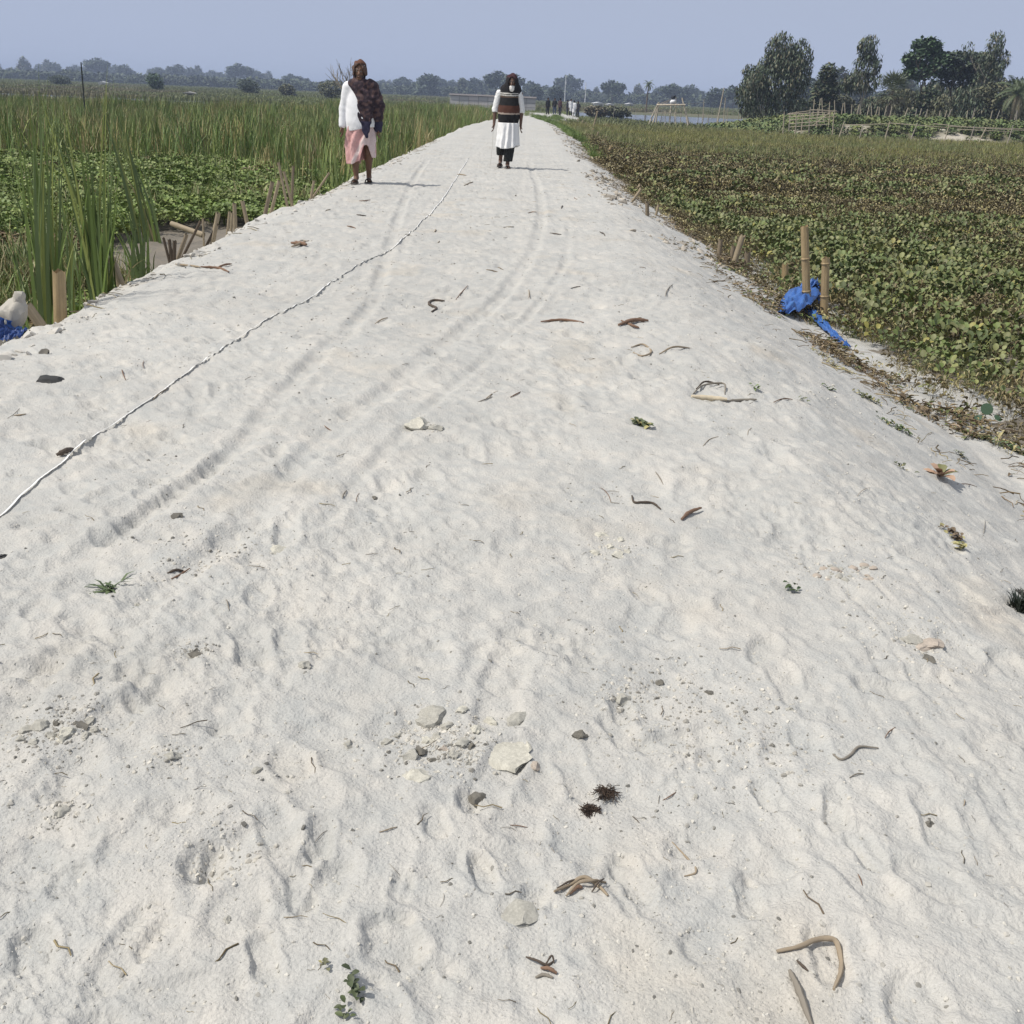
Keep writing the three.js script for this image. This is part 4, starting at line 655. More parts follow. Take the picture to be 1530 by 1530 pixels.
creeper(1515, 672, 40, 0.5, 130, [0.08, 0.12, 0.045], 'green leafy creeper beside the yellow green patch on the bank on the hyacinth side', 0.03, 0.1);
creeper(1425, 800, 22, 0.8, 60, [0.13, 0.095, 0.06], 'withered brown clump on the bank on the hyacinth side', 0.02, 0.2);
creeper(1437, 822, 12, 0.6, 14, [0.24, 0.26, 0.09], 'small yellow green sprout below the withered brown clump', 0.025, 0.5);
creeper(1128, 582, 10, 0.5, 8, [0.12, 0.17, 0.05], 'tiny green sprout beside the cream peeled stick', 0.025, 0.1);
creeper(1240, 582, 12, 0.5, 12, [0.10, 0.14, 0.05], 'tiny green sprout on the upper bank on the hyacinth side', 0.025, 0.1);
creeper(1200, 600, 14, 0.5, 10, [0.13, 0.14, 0.08], 'tiny faded sprout beside the green one on the upper bank', 0.02, 0.1);
creeper(960, 637, 28, 0.35, 40, [0.10, 0.12, 0.055], 'broken leafy sprig lying on open sand near the cream peeled stick', 0.03, 0.2);
creeper(1186, 882, 16, 0.4, 8, [0.07, 0.10, 0.045], 'small broken green leaf bit near the pinkish gravel', 0.022, 0);
creeper(1440, 685, 20, 0.3, 24, [0.12, 0.13, 0.08], 'thin grassy sprout beside the dry leaf plant', 0.025, 0.1);
creeper(528, 1478, 22, 0.9, 16, [0.06, 0.075, 0.035], 'small dark green leafy sprig lying loose on bare sand', 0.014, 0);
creeper(512, 1512, 22, 0.9, 9, [0.08, 0.10, 0.04], 'thin leafy sprig below the dark green one', 0.012, 0);
creeper(484, 1448, 12, 0.7, 7, [0.13, 0.13, 0.07], 'tiny faded sprout beside the leafy sprigs', 0.013, 0.2);
creeper(1348, 700, 26, 0.3, 16, [0.10, 0.11, 0.06], 'thin grass sprout next to the dry leaf plant', 0.02, 0.1);
{ // dry leaf plant with a few big pinkish leaves, each leaf a part; and a round green lotus-like leaf by the field
  const p = onGround(1405, 712), t = thing('dry_leaf_plant', 'low plant with large pinkish dried leaves on the bank on the hyacinth side', 'plant', p.toArray()), R = rng(5);
  for (let k = 0; k < 9; k++) { const b = new GB(), a = k * 0.72 + R(), e = 0.35 + R() * 0.6, L = 0.07 + R() * 0.07, o = V3(Math.cos(a) * Math.cos(e), Math.sin(e), Math.sin(a) * Math.cos(e)), sd = V3(-Math.sin(a), 0, Math.cos(a)); b.ribbon([0, 0.3, 0.6, 0.85, 1].map((q) => o.clone().multiplyScalar(L * q).add(V3(0, -0.25 * L * q * q, 0))), [0.01, 0.035, 0.048, 0.03, 0.003], sd, null, 0.5); part('leaf', b.build(), k < 6 ? std(lin(0.40, 0.27, 0.19), 0.8) : std(lin(0.15, 0.15, 0.06), 0.6), t); }
  const q = onGround(1470, 632); const u = thing('round_leaf_plant', 'plant with one round dark green leaf at the foot of the bank', 'plant', q.toArray());
  for (const [x, y, z, r, tx, tz] of [[0, 0.10, 0, 0.042, 1.0, 0.2], [0.07, 0.05, 0.04, 0.03, 0.5, -0.3], [-0.06, 0.045, 0.03, 0.03, 0.3, 0.4]]) { const g = new THREE.CircleGeometry(r, 18); g.rotateX(-Math.PI / 2); g.rotateX(tx); g.rotateZ(tz); g.translate(x, y, z); const l = part('leaf', g, std(lin(0.045, 0.085, 0.045), 0.5), u), b = new GB(); b.tube([V3(x * 0.2, 0, z * 0.2), V3(x, y, z)], 0.0025, 4); part('stalk', b.build(), std(lin(0.09, 0.12, 0.05), 0.6), l); }
}
// ---------------------------------------------------------------- bamboo stakes
const culmMap = noiseTexture(128, (i, j) => { const v = 0.8 + 0.2 * tnoise(i / 3, j / 32, 42, 3) - 0.1 * tnoise(i / 16, j / 8, 8, 6) + 0.06 * (hash2(i, j) - 0.5); return [clamp(v), clamp(v * 0.98), clamp(v * 0.94)]; }, true);
const bamboo = [std(lin(0.52, 0.40, 0.235), 0.6, { map: culmMap }), std(lin(0.44, 0.37, 0.27), 0.75, { map: culmMap }), std(lin(0.30, 0.25, 0.19), 0.85, { map: culmMap }), std(lin(0.13, 0.10, 0.075), 0.9, { map: culmMap })];
const hollowMat = std(lin(0.42, 0.35, 0.25), 0.9);
function culm(group, a, b, r, mat, nodes, cut = 0) {         // one bamboo length from a to b, jointed, open at the top
  const len = a.distanceTo(b), step = 0.23 + r * 2, pts = [], rad = [], n = Math.max(6, Math.ceil(len / 0.035));
  for (let k = 0; k <= n; k++) { const t = k / n, at = (t * len + 0.1) % step; pts.push(a.clone().lerp(b, t)); rad.push(r * (1 - 0.1 * t) * (1 + (nodes ? 0.0 : 0.10 * Math.exp(-(((at - step / 2) / 0.016) ** 2))))); }
  const g = new GB(); g.tube(pts, rad, 12, null, false); if (cut) for (let q = 0; q < g.v.length / 3; q++) if (q >= g.v.length / 3 - 13) g.v[q * 3 + 1] += cut * Math.sin(q * 1.9) * r;
  const c = part('culm', g.build(), mat, group), dir = b.clone().sub(a).normalize();
  if (nodes) { for (let s = 0.12; s < len - 0.02; s += step) { const m = new GB(), p = a.clone().addScaledVector(dir, s); m.tube([-0.012, -0.005, 0.002, 0.009].map((q) => p.clone().addScaledVector(dir, q)), [r, r * 1.12, r * 1.10, r], 12, null, false); part('joint', m.build(), mat, group); } }
  const h = new GB(), e = b.clone().addScaledVector(dir, -0.05); h.tube([e, e.clone().addScaledVector(dir, 0.002)], [r * 0.82, r * 0.80], 10); part('hollow', h.build(), hollowMat, c);
}
function stake(bp, tp, wpx, m, label, group, nodes = false, deep = 0.2, mode = 0) {
  let a = mode ? onLevel(bp[0], bp[1], -0.06) : onGround(bp[0], bp[1]); if (mode) { const k = 1 + mode / Math.hypot(a.x, a.z); a = V3(a.x * k, EYE - (EYE + 0.06) * k, a.z * k); }
  const b = atDepth(tp[0], tp[1], a.z), gy = groundY(a.x, a.z), dir = b.clone().sub(a).normalize(), foot = a.clone().addScaledVector(dir, -(Math.max(0, a.y - gy) / Math.max(0.3, dir.y)) - deep);
  const t = thing('bamboo_stake', label, 'stake', [foot.x, gy, foot.z], 0, group); culm(t, foot.clone().sub(t.position), b.clone().sub(t.position), wpx * pxm(a) / 2, bamboo[m], nodes, nodes ? 0.25 : 0.5); return t;
}
stake([1206, 470], [1202, 338], 12, 0, 'tallest bamboo stake, rising out of the blue netting', null, true);
stake([1231, 478], [1234, 385], 12, 0, 'clean cut bamboo stake beside the tallest one', null, true);
stake([1173, 432], [1173, 395], 10, 0, 'short pale bamboo stake in dead leaves near the netting', null);
stake([1096, 396], [1110, 352], 9, 1, 'leaning weathered stake at the foot of the bank on the hyacinth side', null);
for (const [b, t, w, m] of [[[1074, 384], [1077, 358], 7, 2], [[1092, 392], [1096, 368], 7, 2], [[1116, 402], [1117, 377], 9, 2], [[1124, 384], [1128, 365], 4, 1], [[967, 322], [967, 302], 6, 2], [[980, 322], [984, 306], 4, 1], [[944, 302], [958, 282], 4, 1], [[952, 284], [957, 276], 5, 1], [[966, 270], [971, 264], 4, 1], [[907, 240], [913, 218], 4, 0], [[915, 245], [920, 234], 4, 1], [[918, 246], [923, 238], 3, 1], [[890, 212], [894, 197], 3, 1], [[893, 216], [897, 204], 3, 1], [[877, 197], [878, 187], 3, 1], [[884, 204], [886, 192], 3, 0], [[900, 222], [903, 209], 3, 1], [[868, 190], [871, 180], 2.5, 1], [[873, 193], [875, 183], 2.5, 1], [[926, 260], [930, 250], 3, 2], [[935, 272], [938, 262], 3, 2], [[862, 186], [864, 178], 2.5, 1], [[884, 199], [893, 166], 2, 1]]) stake(b, t, w, m, 'weathered bamboo stump in the row along the bank on the hyacinth side', 'stakes along the bank on the hyacinth side');
const LB = 'stakes along the bank on the reed side', LL = 'weathered bamboo stump in the row along the bank on the reed side';
stake([90, 466], [88, 405], 18, 0, 'thick tan bamboo post behind the road edge among the reeds', null, true, 0.1, 0.15);
stake([178, 418], [166, 384], 12, 1, 'thick tan bamboo post leaning between two reed clumps', null, true, 0.1, 0.12);
stake([57, 480], [40, 456], 15, 1, 'bent over bamboo post beside the blue wrapped bag', null, true, 0.05, 0.3);
for (const [b, t, w, m] of [[[252, 386], [244, 355], 4, 3], [[256, 386], [253, 358], 5, 3], [[260, 386], [261, 360], 6, 3], [[271, 372], [279, 350], 6, 2], [[320, 350], [326, 318], 7, 1], [[317, 350], [325, 334], 4, 3], [[341, 336], [343, 316], 4, 1], [[346, 334], [347, 318], 4, 1], [[351, 328], [350, 304], 6, 1], [[365, 314], [362, 300], 6, 1], [[286, 358], [300, 330], 4, 3], [[304, 350], [303, 326], 3, 1], [[402, 294], [407, 272], 6, 2], [[412, 290], [417, 270], 5, 1], [[424, 282], [416, 243], 4, 1], [[430, 280], [424, 256], 4, 1], [[437, 278], [438, 248], 4, 2], [[467, 282], [469, 270], 4, 1], [[484, 270], [492, 258], 3, 1]]) stake(b, t, w, m, LL, LB, false, 0.1, 0.12);
{ // a bamboo lying at the left edge, its end poking over the mud
  const a = onLevel(296, 348, -0.1), b = atDepth(256, 334, a.z - 0.15), t = thing('fallen_bamboo', 'bamboo length lying aslant over the mud at the bank on the reed side', 'bamboo', [a.x, a.y, a.z]); culm(t, V3(0.05, -0.02, 0), b.sub(a), 8 * pxm(a) / 2, bamboo[1], false);
  const c = onGround(100, 0 + 430);
}
// ---------------------------------------------------------------- white measuring tape
{
  const px = [[-120, 872], [-40, 806], [0, 772], [40, 736], [90, 695], [115, 672], [175, 632], [250, 580], [330, 524], [385, 488], [440, 458], [512, 412], [545, 391], [572, 381], [600, 360], [620, 342], [642, 322], [662, 296], [678, 272], [692, 250], [700, 236]];
  const w = px.map(([x, y]) => onGround(x, y)), c = new THREE.CatmullRomCurve3(w).getSpacedPoints(420), pts = [], sd = [], R = rng(3); let o = c[0];
  c.forEach((p, k) => { const t = c[Math.min(k + 1, 420)].clone().sub(c[Math.max(0, k - 1)]).normalize(), s = V3(-t.z, 0, t.x), tw = 0.55 + 0.35 * noise(k * 0.02, 4), up = V3(0, 1, 0); let gy = 0; for (let q = -6; q <= 6; q++) { const e = c[clamp(k + q, 0, 420)]; gy += groundY(e.x, e.z) / 13; } pts.push(V3(p.x, Math.max(groundY(p.x, p.z), gy) + 0.005, p.z).sub(o)); sd.push(s.multiplyScalar(Math.cos(tw)).addScaledVector(up, Math.sin(tw))); });
  const b = new GB(); b.ribbon(pts, () => 0.0125, sd); single('measuring_tape', b.build(), std(lin(0.80, 0.80, 0.80), 0.5), 'long white tape stretched along the sandy road', 'tape', o.toArray());
}
// ---------------------------------------------------------------- blue netting, blue wrapped bag
const netTex = noiseTexture(256, (i, j) => { const g = (Math.abs((i % 8) - 4) < 1.2 || Math.abs((j % 8) - 4) < 1.2 ? 1 : 0.72) * (0.85 + 0.3 * tnoise(i / 24, j / 24, 10, 2)); return [clamp(0.9 * g), clamp(0.92 * g), clamp(g)]; }, true);
const netMat = std(lin(0.06, 0.18, 0.47), 0.5, { map: netTex });
function crumple(name, parent, mat, path, width, seed, amp, n = 46, m = 15) { // path: centre line points; a creased sheet hung along it
  const cv = new THREE.CatmullRomCurve3(path), b = new GB(), rows = [];
  for (let k = 0; k <= n; k++) { const t = k / n, p = cv.getPoint(t), d = cv.getTangent(t), s = V3(-d.z, 0, d.x).normalize(), w = width(t), row = []; for (let q = 0; q <= m; q++) { const u = q / m * 2 - 1, f = noise(t * 9 + seed, u * 3.1) + 0.6 * noise(t * 23, u * 7 + seed) + 0.35 * noise(t * 50, u * 16 + seed); row.push(b.vert(p.clone().addScaledVector(s, u * w + 0.25 * amp * f).add(V3(0, amp * (f + 0.5) + w * 0.35 * (1 - u * u), 0)), null, t * 3, q / m)); } rows.push(row); }
  for (let k = 0; k < n; k++) for (let q = 0; q < m; q++) b.i.push(rows[k][q], rows[k][q + 1], rows[k + 1][q], rows[k][q + 1], rows[k + 1][q + 1], rows[k + 1][q]);
  return part(name, b.build(), mat, parent);
}
{
  const P = (x, y, up = 0.02) => { const p = onGround(x, y); p.y += up; return p; }, o = P(1210, 468, 0), t = thing('blue_netting', 'crumpled blue netting caught round two bamboo stakes on the bank on the hyacinth side', 'netting', o.toArray());
  const path = (l) => l.map((a) => P(...a).sub(o));
  crumple('net_heap', t, netMat, path([[1170, 470, 0.0], [1186, 466, 0.07], [1206, 464, 0.17], [1226, 468, 0.05]]), (x) => 0.15 * Math.sin(0.35 + 2.5 * x), 3, 0.035);
  crumple('net_heap', t, netMat, path([[1188, 458, 0.06], [1202, 458, 0.2], [1213, 458, 0.2], [1224, 464, 0.04]]), (x) => 0.075 * Math.sin(0.3 + 2.6 * x), 13, 0.05);
  crumple('net_tail', t, netMat, path([[1208, 470, 0.04], [1222, 484, 0.03], [1236, 497, 0.02], [1250, 508, 0.012], [1266, 521, 0.004]]), (x) => 0.06 * (1 - 0.55 * x), 7, 0.028, 60);
}
{
  const o = onLevel(14, 498, -0.08); o.multiplyScalar(1.05); o.y = groundY(o.x, o.z); const S = pxm(o), t = thing('sack', 'white sack tied with blue cloth slumped behind the road edge on the reed side', 'sack', o.toArray());
  const Y = -0.06 - o.y, b = new GB();
  const L = (px, py) => atDepth(px, py, o.z).sub(o);
  { const g1 = lumpGeo(44, 1, 3, 0.4, 0.4), g2 = lumpGeo(45, 1, 3, 0.4, 0.4), g3 = lumpGeo(46, 1, 2, 0.4, 0.4), q1 = L(8, 500), q2 = L(13, 464), q3 = L(24, 441); g1.scale(0.24, 0.42, 0.22); g1.translate(q1.x, q1.y - 0.16, 0); g2.scale(0.15, 0.24, 0.15); g2.rotateZ(-0.5); g2.translate(q2.x, q2.y - 0.06, 0); g3.scale(0.08, 0.12, 0.08); g3.rotateZ(-0.7); g3.translate(q3.x, q3.y - 0.03, 0); part('bag', mergeGeometries([g1, g2, g3]), std(lin(0.60, 0.56, 0.50), 0.85, { map: clay }), t); }
  const w = new GB(); w.tube([L(8, 481), L(10, 475), L(12, 469)], [0.10, 0.088, 0.086], 16, null, false, 0.2); part('blue_band', w.build(), netMat, t);
  crumple('blue_cloth', t, std(lin(0.015, 0.06, 0.22), 0.55, { map: netTex }), [L(14, 480), L(26, 488), L(40, 489), L(58, 484)].map((p, k) => p.add(V3(0, -0.03, 0.16))), (x) => 0.14 * (1 - 0.6 * x), 5, 0.02);
  const c = new GB(); c.tube([L(18, 472).add(V3(0, 0, 0.08)), L(19, 486).add(V3(0, 0, 0.09)), L(18, 505).add(V3(0, 0, 0.1))], 0.007, 6); part('cord', c.build(), std(lin(0.6, 0.58, 0.5), 0.8), t);
}
// ---------------------------------------------------------------- tall reed clumps at the left edge: every blade a part
{
  const mats = [std(lin(0.13, 0.19, 0.04), 0.6), std(lin(0.095, 0.14, 0.042), 0.6), std(lin(0.20, 0.235, 0.06), 0.6), std(lin(0.33, 0.28, 0.15), 0.8)];
  const clump = (bx, by, depth, label, blades, seed) => {
    const q = onLevel(bx, by, -0.05), k = 1 + depth / Math.hypot(q.x, q.z); const o = V3(q.x * k, 0, q.z * k); o.y = groundY(o.x, o.z); const t = thing('reed_clump', label, 'reeds', o.toArray()), R = rng(seed);
    blades.concat(blades.map(([x0, x1, y1, bend = 0, w = 9, m = -1]) => [x0 + (R() - 0.5) * 14, x1 + (R() - 0.5) * 34, y1 + R() * 60 - 10, bend + R() * 0.15, w * 0.85, m])).forEach(([x0, x1, y1, bend = 0, w = 9, m = -1], i) => { const b = new GB(), dz = (R() - 0.5) * 0.25, a = V3((x0 - bx) * pxm(o) + (R() - 0.5) * 0.03, -0.05, dz), top = atDepth(x1, y1, o.z + dz).sub(o), pts = []; for (let s = 0; s <= 9; s++) { const u = s / 9; pts.push(V3(mixv(a.x, top.x, mixv(u, u * u, 0.55)) , mixv(a.y, top.y, u) + (bend ? bend * Math.sin(u * 3.14) * 0.3 : 0), mixv(a.z, top.z, u) + 0.04 * u * u)); } const an = R() * 1.6 - 0.8, sd = V3(Math.cos(an), 0, Math.sin(an)), W = w * 0.56 * pxm(o); b.ribbon(pts, (u) => W * (u < 0.12 ? 0.8 : 1 - 0.95 * Math.pow(u, 2.2)), sd, null, 0.25); part('blade', b.build(), mats[m < 0 ? (R() < 0.45 ? 1 : R() < 0.6 ? 0 : 2) : m], t); });
  };
  clump(73, 468, 0.5, 'reed clump rising beside the thick tan bamboo post', [[72, 48, 150], [70, 44, 128, 0, 8], [74, 60, 170], [66, 54, 196], [78, 92, 160], [76, 84, 205], [68, 30, 185], [70, 8, 190, 0.6, 7], [74, 98, 240], [80, 108, 280], [64, 50, 300], [72, 62, 95, 0, 7], [68, 70, 260], [82, 90, 330], [60, 44, 360, 0, 6], [84, 100, 380, 0, 6], [72, 14, 260, 0.2, 7], [75, 66, 140, 0, 12], [70, 56, 222, 0, 12], [40, 10, 330, 0.1, 6], [48, 24, 395, 0, 6], [62, 0, 318, 0.5, 4], [66, 46, 410, 0, 5, 2], [76, 104, 410, 0, 5, 3]], 81);
  clump(150, 438, 0.5, 'tall dense reed clump beside the leaning bamboo post', [[150, 118, 170], [148, 96, 140], [152, 128, 250, 0, 12], [156, 140, 300, 0, 12], [158, 162, 120, 0, 7], [160, 161, 200, 0, 9], [154, 150, 260, 0, 12], [146, 110, 230], [144, 80, 175], [150, 60, 135, 0.2, 8], [156, 172, 235], [162, 182, 250], [158, 176, 330], [148, 136, 330, 0, 14], [152, 132, 205], [140, 118, 340], [142, 126, 380], [160, 164, 95, 0, 6], [136, 128, 430, 0, 5, 3], [150, 143, 280, 0, 16], [155, 148, 330, 0, 16], [158, 157, 350, 0, 13], [146, 134, 300, 0, 10], [110, 104, 340, 0, 8], [118, 112, 300, 0, 8], [104, 92, 270, 0, 8], [126, 138, 260, 0, 8], [120, 74, 210, 0, 8]], 82);
  clump(207, 404, 0.3, 'low open reed clump leaning over the road edge on the reed side', [[206, 176, 310], [208, 190, 300], [205, 170, 330], [210, 224, 330], [208, 213, 345], [211, 220, 350], [204, 198, 350], [206, 240, 398, 0.25, 4, 1], [208, 166, 382, 0.2, 4, 1], [203, 206, 335], [214, 210, 310, 0, 7], [188, 204, 384, 0, 6, 3]], 83);
  clump(225, 320, 3.0, 'thin reeds with one long upright blade in the creeper', [[225, 161, 128, 0, 6], [230, 200, 215, 0, 8], [240, 205, 210, 0, 9], [215, 180, 160, 0, 7], [222, 190, 200, 0, 8], [210, 150, 150, 0, 8], [205, 120, 180, 0, 8], [232, 175, 240, 0, 6, 3]], 84);
}
// ---------------------------------------------------------------- people: distance fields meshed with surface nets
function surfaceNet(f, lo, hi, h) {
  const nx = Math.ceil((hi[0] - lo[0]) / h) + 1, ny = Math.ceil((hi[1] - lo[1]) / h) + 1, nz = Math.ceil((hi[2] - lo[2]) / h) + 1, F = new Float32Array(nx * ny * nz), at = (i, j, k) => (k * ny + j) * nx + i;
  for (let k = 0; k < nz; k++) for (let j = 0; j < ny; j++) for (let i = 0; i < nx; i++) F[at(i, j, k)] = f(lo[0] + i * h, lo[1] + j * h, lo[2] + k * h);
  const id = new Int32Array(nx * ny * nz).fill(-1), v = [], tri = [];
  for (let k = 0; k < nz - 1; k++) for (let j = 0; j < ny - 1; j++) for (let i = 0; i < nx - 1; i++) {
    let s = 0, x = 0, y = 0, z = 0, n = 0; const g = [];
    for (let c = 0; c < 8; c++) { const q = F[at(i + (c & 1), j + (c >> 1 & 1), k + (c >> 2))]; g.push(q); if (q < 0) s |= 1 << c; }
    if (s === 0 || s === 255) continue;
    for (let c = 0; c < 8; c++) for (const b of [1, 2, 4]) if (!(c & b)) { const a = g[c], e = g[c | b]; if ((a < 0) !== (e < 0)) { const t = a / (a - e); x += (c & 1) + (b === 1 ? t : 0); y += (c >> 1 & 1) + (b === 2 ? t : 0); z += (c >> 2) + (b === 4 ? t : 0); n++; } }
    id[at(i, j, k)] = v.length / 3; v.push(lo[0] + (i + x / n) * h, lo[1] + (j + y / n) * h, lo[2] + (k + z / n) * h);
  }
  for (let k = 1; k < nz - 1; k++) for (let j = 1; j < ny - 1; j++) for (let i = 1; i < nx - 1; i++) {
    const a = F[at(i, j, k)] < 0;
    for (const [d, u, w] of [[at(1, 0, 0), [0, 1, 0], [0, 0, 1]], [at(0, 1, 0), [0, 0, 1], [1, 0, 0]], [at(0, 0, 1), [1, 0, 0], [0, 1, 0]]]) {
      if (a === F[at(i, j, k) + d] < 0) continue;
      const U = at(...u), Wd = at(...w), o = at(i, j, k), q = [id[o - U - Wd], id[o - Wd], id[o], id[o - U]]; if (q.some((e) => e < 0)) continue;
      a ? tri.push(q[0], q[1], q[2], q[0], q[2], q[3]) : tri.push(q[0], q[2], q[1], q[0], q[3], q[2]);
    }
  }
  const G = new THREE.BufferGeometry(); G.setAttribute('position', new THREE.Float32BufferAttribute(v, 3)); G.setIndex(tri); G.computeVertexNormals(); return G;
}
function paint(g, fn) { const p = g.attributes.position, c = new Float32Array(p.count * 3); for (let i = 0; i < p.count; i++) { const q = fn(p.getX(i), p.getY(i), p.getZ(i)); c.set(q, i * 3); } g.setAttribute('color', new THREE.BufferAttribute(c, 3)); return g; }
const cap = (x, y, z, a, b, ra, rb) => { const ex = b[0] - a[0], ey = b[1] - a[1], ez = b[2] - a[2], px = x - a[0], py = y - a[1], pz = z - a[2], t = clamp((px * ex + py * ey + pz * ez) / (ex * ex + ey * ey + ez * ez)); return Math.hypot(px - ex * t, py - ey * t, pz - ez * t) - mixv(ra, rb ?? ra, t); };
const ell = (x, y, z, c, r) => { const a = (x - c[0]) / r[0], b = (y - c[1]) / r[1], d = (z - c[2]) / r[2], k = Math.hypot(a, b, d); return k < 1e-6 ? -Math.min(...r) : k * (k - 1) / Math.hypot(a / r[0], b / r[1], d / r[2]); };
const smin = (a, b, k) => { const h = clamp(0.5 + 0.5 * (b - a) / k); return b + (a - b) * h - k * h * (1 - h); };
const skinMat = std(0xffffff, 0.6, { vertexColors: true }), clothMat = std(0xffffff, 0.9, { vertexColors: true });
function headField(hc, yaw = 0) {
  return (x, y, z) => {
    x -= hc[0]; y -= hc[1]; z -= hc[2]; const c = Math.cos(yaw), s = Math.sin(yaw), X = x * c - z * s, Z = x * s + z * c; x = X; z = Z;
    let d = ell(x, y, z, [0, 0.03, -0.01], [0.074, 0.098, 0.092]); d = smin(d, ell(x, y, z, [0, -0.045, 0.02], [0.056, 0.072, 0.066]), 0.04);
    d = smin(d, ell(x, y, z, [0, -0.095, 0.055], [0.026, 0.02, 0.022]), 0.03);                                     // chin
    d = smin(d, cap(x, y, z, [0, 0.018, 0.078], [0, -0.03, 0.103], 0.010, 0.015), 0.015);                          // nose
    d = smin(d, cap(Math.abs(x), y, z, [0.012, 0.026, 0.083], [0.042, 0.026, 0.070], 0.009, 0.008), 0.014);        // brow
    d = Math.max(d, -ell(Math.abs(x), y, z, [0.031, 0.006, 0.092], [0.017, 0.011, 0.016]));                        // eye hollow
    d = Math.min(d, ell(Math.abs(x), y, z, [0.031, 0.006, 0.072], [0.0125, 0.0105, 0.0125]));                      // eyeball
    d = smin(d, cap(Math.abs(x), y, z, [0.0, -0.062, 0.087], [0.02, -0.064, 0.078], 0.009, 0.006), 0.008);         // lips
    d = smin(d, ell(Math.abs(x), y, z, [0.077, -0.005, -0.012], [0.012, 0.032, 0.02]), 0.012);                      // ear
    return d;
  };
}
function handField(w, dir, s) {                             // wrist point, direction of the fingers, side of the thumb (+-1)
  const D = V3(...dir).normalize(), F = V3(0, 0, 1).addScaledVector(D, -D.z).normalize(), N = D.clone().cross(F).multiplyScalar(s), P = (l, f, n) => [w[0] + D.x * l + F.x * f + N.x * n, w[1] + D.y * l + F.y * f + N.y * n, w[2] + D.z * l + F.z * f + N.z * n];
  const bones = [];
  [[0.027, 0.070, 0.9], [0.009, 0.078, 1], [-0.009, 0.073, 0.95], [-0.026, 0.058, 0.75]].forEach(([f, L]) => { const a = P(0.082, f, 0), b = P(0.082 + L * 0.5, f * 1.08, 0.010), c = P(0.082 + L * 0.85, f * 1.05, 0.030); bones.push([a, b, 0.0088, 0.008], [b, c, 0.008, 0.0068]); });
  const t0 = P(0.02, 0.024, 0.005), t1 = P(0.055, 0.046, 0.016), t2 = P(0.085, 0.050, 0.028); bones.push([t0, t1, 0.011, 0.0095], [t1, t2, 0.0095, 0.008]);
  const pa = [P(0.03, 0.014, 0), P(0.082, 0.022, 0)], pb = [P(0.03, -0.014, 0), P(0.08, -0.020, 0)], w0 = P(-0.03, 0, 0), c0 = P(0.02, 0, 0);
  return (x, y, z) => { let d = smin(cap(x, y, z, pa[0], pa[1], 0.017, 0.013), cap(x, y, z, pb[0], pb[1], 0.016, 0.012), 0.02); d = smin(d, cap(x, y, z, w0, c0, 0.024, 0.022), 0.02); let f = 1; for (const b of bones) f = Math.min(f, cap(x, y, z, b[0], b[1], b[2], b[3])); return smin(d, f, 0.006); };
}
function bodyField(J) {
  return (x, y, z) => {
    let d = smin(ell(x, y, z, [0, J.hip + 0.30, 0], [0.165, 0.24, 0.105]), ell(x, y, z, [0, J.hip + 0.02, 0], [0.15, 0.15, 0.105]), 0.1);
    d = smin(d, cap(x, y, z, [0, J.sho - 0.02, -0.01], [J.head[0], J.head[1] - 0.07, J.head[2] - 0.01], 0.065, 0.052), 0.05);
    d = smin(d, cap(x, y, z, [-0.15, J.sho - 0.03, 0], [0.15, J.sho - 0.03, 0], 0.06), 0.06);
    for (const a of J.arms) { d = smin(d, cap(x, y, z, a[0], a[1], 0.052, 0.04), 0.03); d = smin(d, cap(x, y, z, a[1], a[2], 0.04, 0.026), 0.02); }
    for (const l of J.legs) { d = smin(d, cap(x, y, z, l[0], l[1], 0.085, 0.056), 0.04); const m = [mixv(l[1][0], l[2][0], 0.33), mixv(l[1][1], l[2][1], 0.33), mixv(l[1][2], l[2][2], 0.33) - 0.014]; d = smin(d, cap(x, y, z, l[1], m, 0.052, 0.054), 0.02); d = smin(d, cap(x, y, z, m, l[2], 0.054, 0.034), 0.03); const q = l[3]; d = smin(d, cap(x, y, z, [l[2][0], l[2][1] - 0.03, l[2][2] - 0.02], q, 0.036, 0.028), 0.03); d = smin(d, cap(x, y, z, [q[0] + 0.012, q[1], q[2]], [q[0] + 0.022 * Math.sign(q[0] || 1), q[1] - 0.008, q[2] + 0.045], 0.026, 0.016), 0.02); }
    return d;
  };
}
function bodyMesh(parent, J, skin, faceInk, coarse) {
  const gs = [surfaceNet(bodyField(J), [-0.5, -0.03, -0.45], [0.5, J.head[1] - 0.02, 0.45], coarse ?? 0.012)];
  gs.push(surfaceNet(headField(J.head, J.yaw), [J.head[0] - 0.11, J.head[1] - 0.15, J.head[2] - 0.13], [J.head[0] + 0.11, J.head[1] + 0.15, J.head[2] + 0.14], coarse ? 0.012 : 0.0038));
  for (const [i, a] of J.arms.entries()) { const w = a[2], d = a[3]; gs.push(surfaceNet(handField(w, d, i ? -1 : 1), [w[0] - 0.12, w[1] - 0.22, w[2] - 0.12], [w[0] + 0.12, w[1] + 0.06, w[2] + 0.14], coarse ? 0.01 : 0.0036)); }
  const g = mergeGeometries(gs); paint(g, (x, y, z) => faceInk?.(x - J.head[0], y - J.head[1], z - J.head[2]) ?? skin); return part('body', g, skinMat, parent);
}
function garment(name, parent, f, lo, hi, h, color, mat = clothMat) { const g = surfaceNet(f, lo, hi, h); paint(g, typeof color === 'function' ? color : () => color); return part(name, g, mat, parent); }
